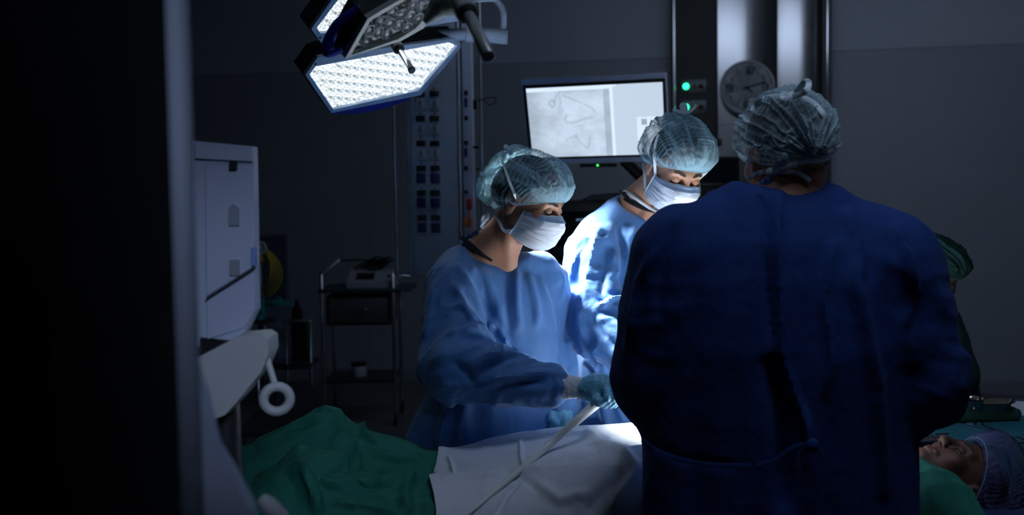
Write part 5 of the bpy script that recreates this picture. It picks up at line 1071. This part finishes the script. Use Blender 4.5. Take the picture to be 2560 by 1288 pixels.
def jar(name, label, u0, u1, v0, v1, Y, lid, body):
    c = P((u0+u1)/2, v1, Y); t = P((u0+u1)/2, v0, Y); r = abs(P(u1, v0, Y)[0]-P(u0, v0, Y)[0])/2; h = t[2]-c[2]; o = thing(name, label, 'canister', c)
    MB().lathe(c, (0, 0, 1), [(r*.75, 0), (r*.85, .01), (r*.93, h*.9), (r*.9, h*.93)], 30).build('jar_body', body, o); MB().lathe(c+np.array([0, 0, h*.92]), (0, 0, 1), [(r, 0), (r, h*.05), (r*.85, h*.08), (r*.3, h*.09), (r*.22, h*.14), (.0001, h*.14)], 30).build('lid', lid, o)
    for k_ in range(4): MB().box(c+np.array([r*.3, -r*.9, h*(.2+.17*k_)]), (r*.4, .004, .004)).build('level_mark', 'plate', o)
jar('suction_canister', 'clear suction canister with teal lid behind the white machine', 668, 733, 752, 905, 5.6, 'tealplastic', 'canister'); jar('plastic_bottle', 'narrow teal bottle just left of the lidded suction canister', 637, 664, 738, 800, 5.5, 'tealplastic', 'tealplastic')
st = thing('equipment_stand', 'grey tubular metal stand holding canisters next to the white machine', 'stand', P(740, 960, 5.6)*np.array([1, 1, 0])); zc = P(700, 908, 5.6)[2]
for u in (715, 775):
    for dy in (0, .2): b_ = P(u, 800, 5.6+dy); cyl(b_, (b_[0], b_[1], 0), .011, 'post', 'steel', st)
for v in (803, 912): cyl(P(715, v, 5.6), P(775, v, 5.6), .011, 'crossbar', 'steel', st)
cc = P(690, 908, 5.6); MB().box((cc[0]+.02, 5.66, zc-.012), (.36, .3, .02), bev=.005).build('shelf', 'dgrey', st); pb(728, 812, 766, 905, 5.72, .06, .01).build('battery_box', 'black', st)
for u in (645,): 
    for dy in (0, .12): b_ = P(u, 905, 5.6+dy); cyl(b_, (b_[0], b_[1], 0), .011, 'post', 'steel', st)
b_ = P(650, 800, 5.5); MB().box((b_[0], 5.55, b_[2]-.01), (.12, .14, .015)).build('bottle_shelf', 'dgrey', st); cyl((b_[0], 5.6, b_[2]), (b_[0], 5.6, zc-.02), .01, 'post', 'steel', st)
bt = thing('dark_bottle', 'small dark bottle standing on the stand right of the teal lid', 'bottle', P(743, 800, 5.66)); MB().lathe(P(743, 801, 5.66), (0, 0, 1), [(.028, 0), (.03, .01), (.03, .06), (.012, .085), (.012, .11), (.0001, .112)], 18).build('bottle_body', 'black', bt)
MB().box(P(745, 806, 5.66), (.12, .1, .012)).build('top_shelf', 'dgrey', st)
ch = thing('chair', 'dark grey chair with rounded back in front of the steel cart', 'chair', P(745, 1010, 5.2)*np.array([1, 1, 0])); cb_ = P(748, 1030, 5.2)
rr = [P(u, v, 5.2) for u, v in ((690, 1060), (692, 985), (705, 966), (740, 960), (775, 965), (790, 985), (796, 1060))]; MB().tube(bez(rr, 42), .012, 10).build('back_frame', 'dgrey', ch)
MB().loft([[p+np.array([0, d, 0]) for p in bez(rr, 42)] for d in (-.012, .012)]).build('backrest', mat('grey_upholstery', (.06, .06, .07), .9), ch); sx_ = cb_[0]
MB().box((sx_, 4.98, .45), (.42, .42, .05), bev=.02).build('seat', 'foam', ch)
for a in (-1, 1):
    for b in (0, 1): MB().tube([(sx_+a*.18, 4.80+b*.34, .45), (sx_+a*.20, 4.76+b*.4, 0)], .011, 8).build('leg', 'dgrey', ch)
    MB().tube([(rr[0 if a < 0 else -1][0], 5.2, rr[0][2]), (sx_+a*.19, 5.17, .45)], .011, 8).build('back_post', 'dgrey', ch)

# cart
YC = 6.95; ct_ = thing('medical_cart', 'dark steel drawer cart on casters standing below the service column', 'cart', P(900, 1060, YC)*np.array([1, 1, 0]))
xa, xb = P(806, 800, YC)[0], P(984, 800, YC)[0]; zt = P(890, 722, YC)[2]
for x in (xa, xb):
    for dy, top in ((0, .1), (.42, 0)): cyl((x, YC+dy, .08), (x, YC+dy, zt+top), .012, 'post', 'steel', ct_); MB().lathe((x-.012, YC+dy, .04), (1, 0, 0), [(.02, 0), (.04, .003), (.04, .021), (.02, .024)], 18).build('caster', 'black', ct_)
MB().tube([(xa, YC, zt+.1), (xa+.01, YC+.02, zt+.11), (xa+.05, YC+.42, zt+.17), (xb, YC+.42, zt+.17)], .010, 8).build('rail', 'steel', ct_)
MB().box(((xa+xb)/2+.05, YC+.21, zt-.012), (xb-xa+.15, .46, .025), bev=.006).build('top_shelf', mat('cart_top_green', (.03, .07, .07), .5), ct_)
d_ = MB(); d_.box(((xa+xb)/2, YC+.22, zt-.15), (xb-xa-.04, .40, .20), bev=.005); d_ = d_.build('drawer_cabinet', 'dgrey', ct_); z_ = zt-.15
dr = MB().box(((xa+xb)/2, YC+.015, z_), (xb-xa-.09, .02, .16), bev=.004).build('drawer', mat('drawer_steel', (.12, .12, .13), .5, .4), ct_); MB().tube(bez([P(895, 770, YC-.01), P(900, 773, YC-.03), P(912, 773, YC-.03), P(920, 769, YC-.01)], 14), .006, 8).build('handle', 'chrome', dr)
MB().box(((xa+xb)/2, YC+.21, .30), (xb-xa, .42, .02), bev=.004).build('lower_shelf', 'dgrey', ct_)
dv = thing('recording_device', 'grey device with a sloped front on top of the dark cart', 'device', P(925, 712, YC+.05)); a, b = P(866, 712, YC+.02), P(985, 712, YC+.02); z0 = zt+.002
MB().loft([[np.array([x, YC+.02, z0]), np.array([x, YC+.02, z0+.035]), np.array([x+.0, YC+.20, z0+.11]), np.array([x, YC+.32, z0+.11]), np.array([x, YC+.32, z0])] for x in (a[0], b[0])]).build('casing', mat('device_grey', (.38, .40, .44), .5), dv, smooth=False)
for x in (b[0]-.045, b[0]-.02): MB().lathe((x, YC+.10, z0+.07), (0, -.4, 1), [(.01, 0), (.009, .01), (.0001, .011)], 12).build('knob', 'black', dv)
MB().box(((a[0]+b[0])/2-.04, YC+.1, z0+.075), (.12, .09, .004), np.array(Euler((math.radians(22), 0, 0)).to_matrix())).build('panel', 'black', dv)
cl_ = MB()
for k_ in range(6): cl_.tube([(a[0]+.12+.09*math.cos(q+k_*.5)*(1-.05*k_)+.02*k_, YC+.24+.06*math.sin(q), z0+.12+.012*k_+.015*math.sin(2*q+k_)) for q in np.linspace(0, 2*np.pi, 34, endpoint=False)], .007, 7, closed=True)
tag(cl_.build('coiled_cable', 'black'), 'coil of black cable lying on the grey device on the cart', 'cable')
jr = P(895, 925, YC+.1); sj = thing('lidded_jar', 'small white-banded jar on the lower shelf of the dark cart', 'jar', (jr[0], YC+.15, .312)); MB().lathe((jr[0], YC+.15, .312), (0, 0, 1), [(.05, 0), (.052, .02), (.052, .07), (.04, .085), (.0001, .087)], 24).build('jar_body', mat('white_jar', (.4, .42, .48), .5), sj); MB().lathe((jr[0], YC+.15, .385), (0, 0, 1), [(.05, 0), (.054, .004), (.054, .022), (.02, .026), (.0001, .026)], 24).build('lid', 'black', sj)

# ------------------------------------------------------------------ white machine and dark column at the left front
YW = 1.9; wm = thing('medical_machine', 'off-white upright medical machine with rounded arm and ring handle, out of focus', 'medical machine', P(570, 900, YW)*np.array([1, 1, 0]))
def prism(px, Y, d, name, m, parent, bev=.006, smooth=False):
    f = [P(u, v, Y) for u, v in px]; c = sum(f)/len(f); b = MB(); dy = np.array([0, 1.0, 0])
    b.loft([[c+(p-c)*.97 for p in f], [p+dy*bev for p in f], [p+dy*(d-bev) for p in f], [c+(p-c)*.97+dy*d for p in f]]); return b.build(name, m, parent, smooth=smooth)
prism([(480, 352), (633, 366), (640, 775), (612, 835), (560, 870), (480, 870)], YW, .04, 'housing', 'machine', wm)
prism([(486, 352), (632, 366), (633, 404), (486, 396)], YW-.012, .03, 'top_lip', 'machine', wm)
prism([(512, 407), (634, 407), (637, 668), (515, 745)], YW-.008, .02, 'front_panel', 'machine', wm); prism([(515, 752), (638, 676), (638, 775), (612, 820), (517, 850)], YW-.006, .02, 'lower_panel', 'machine', wm)
cyl(P(515, 750, YW-.01), P(638, 669, YW-.01), .0022, 'trim_strip', 'dgrey', wm); prism([(573, 402), (590, 402), (590, 424), (573, 424)], YW-.02, .012, 'latch', 'black', wm)
MB().lathe(P(585, 540, YW-.008), (0, -1, 0), [(.012, 0), (.011, .003), (.0001, .003)], 20).build('badge', 'dgrey', wm) if False else prism([(572, 520), (583, 510), (597, 520), (597, 565), (572, 565)], YW-.012, .006, 'badge', mat('badge_grey', (.30, .33, .40), .5), wm)
prism([(574, 650), (598, 650), (598, 690), (574, 690)], YW-.012, .006, 'sticker', mat('sticker_grey', (.28, .29, .34), .6), wm); prism([(628, 620), (640, 620), (640, 665), (628, 665)], YW-.014, .006, 'blue_sticker', mat('sticker_blue', (.2, .3, .6), .6), wm)
prism([(500, 845), (590, 855), (575, 920), (500, 925)], YW-.01, .14, 'joint', 'black', wm)
prism([(470, 905), (600, 838), (655, 834), (672, 845), (674, 880), (655, 930), (618, 975), (590, 1010), (560, 1042), (470, 1075)], YW-.05, .08, 'lower_arm', 'cream', wm, bev=.03, smooth=True)
cyl(P(664, 885, YW-.02), P(688, 965, YW-.04), .006, 'ring_strut', 'cream', wm); ring = P(692, 998, YW-.05)
MB().tube([ring+.0225*(math.cos(q)*np.array([1, .25, 0])+math.sin(q)*np.array([0, 0, 1.])) for q in np.linspace(0, 2*np.pi, 36, endpoint=False)], .0088, 14, closed=True).build('ring_handle', 'cream', wm)
cyl(P(560, 1000, YW+.05), (P(560, 1000, YW+.05)[0], YW+.05, .03), .03, 'pedestal', 'dgrey', wm); cyl(P(590, 1040, YW+.06), (P(590, 1040, YW+.06)[0], YW+.06, .03), .010, 'post', 'dgrey', wm); MB().box((P(560, 1000, YW)[0], YW+.1, .04), (.4, .5, .08), bev=.03).build('base', 'cream', wm)
fc = thing('equipment_column', 'black equipment column filling the left edge, very close and out of focus', 'equipment column', (-.6, .75, 0))
xr = P(440, 600, 1.0)[0]; MB().box((xr-.35, .86, 1.3), (.70, .28, 2.6), bev=.01).build('column_body', mat('matte_black_paint', (.003, .0035, .004), .95, spec=.1), fc)
xe = P(496, 500, 1.045)[0]; MB().box((xe-.03, 1.03, 1.3), (.06, .03, 2.6), bev=.012).build('edge_panel', mat('column_edge_grey', (.20, .22, .26), .6), fc)
ed = [(440, 700, 0), (462, 830, 1), (490, 900, 1), (522, 1000, 1), (548, 1110, 1), (590, 1180, 1), (632, 1260, 1), (665, 1400, 1), (690, 1700, 1)]
MB().loft([[np.array([P(u, v, 1.12)[0]-.10+(.10)*max(0, 1)*(.5+.5*math.cos(q))+0, 1.12+.05*math.sin(q), P(u, v, 1.12)[2]]) for q in np.linspace(0, 2*np.pi, 20, endpoint=False)] for u, v, _ in ed]).build('plastic_cover', mat('pale_plastic_cover', (.45, .48, .58), .5), fc)
lv = P(668, 1262, 1.35); MB().tube([P(650, 1246, 1.35), lv, P(700, 1292, 1.36), P(720, 1330, 1.36)], [.008, .0125, .012, .009], 14).build('lever_knob', 'cream', fc); MB().tube([P(718, 1326, 1.36), P(640, 1700, 1.25), (P(600, 1700, 1.2)[0], 1.15, .3)], .008, 8).build('lever_rod', 'dgrey', fc)
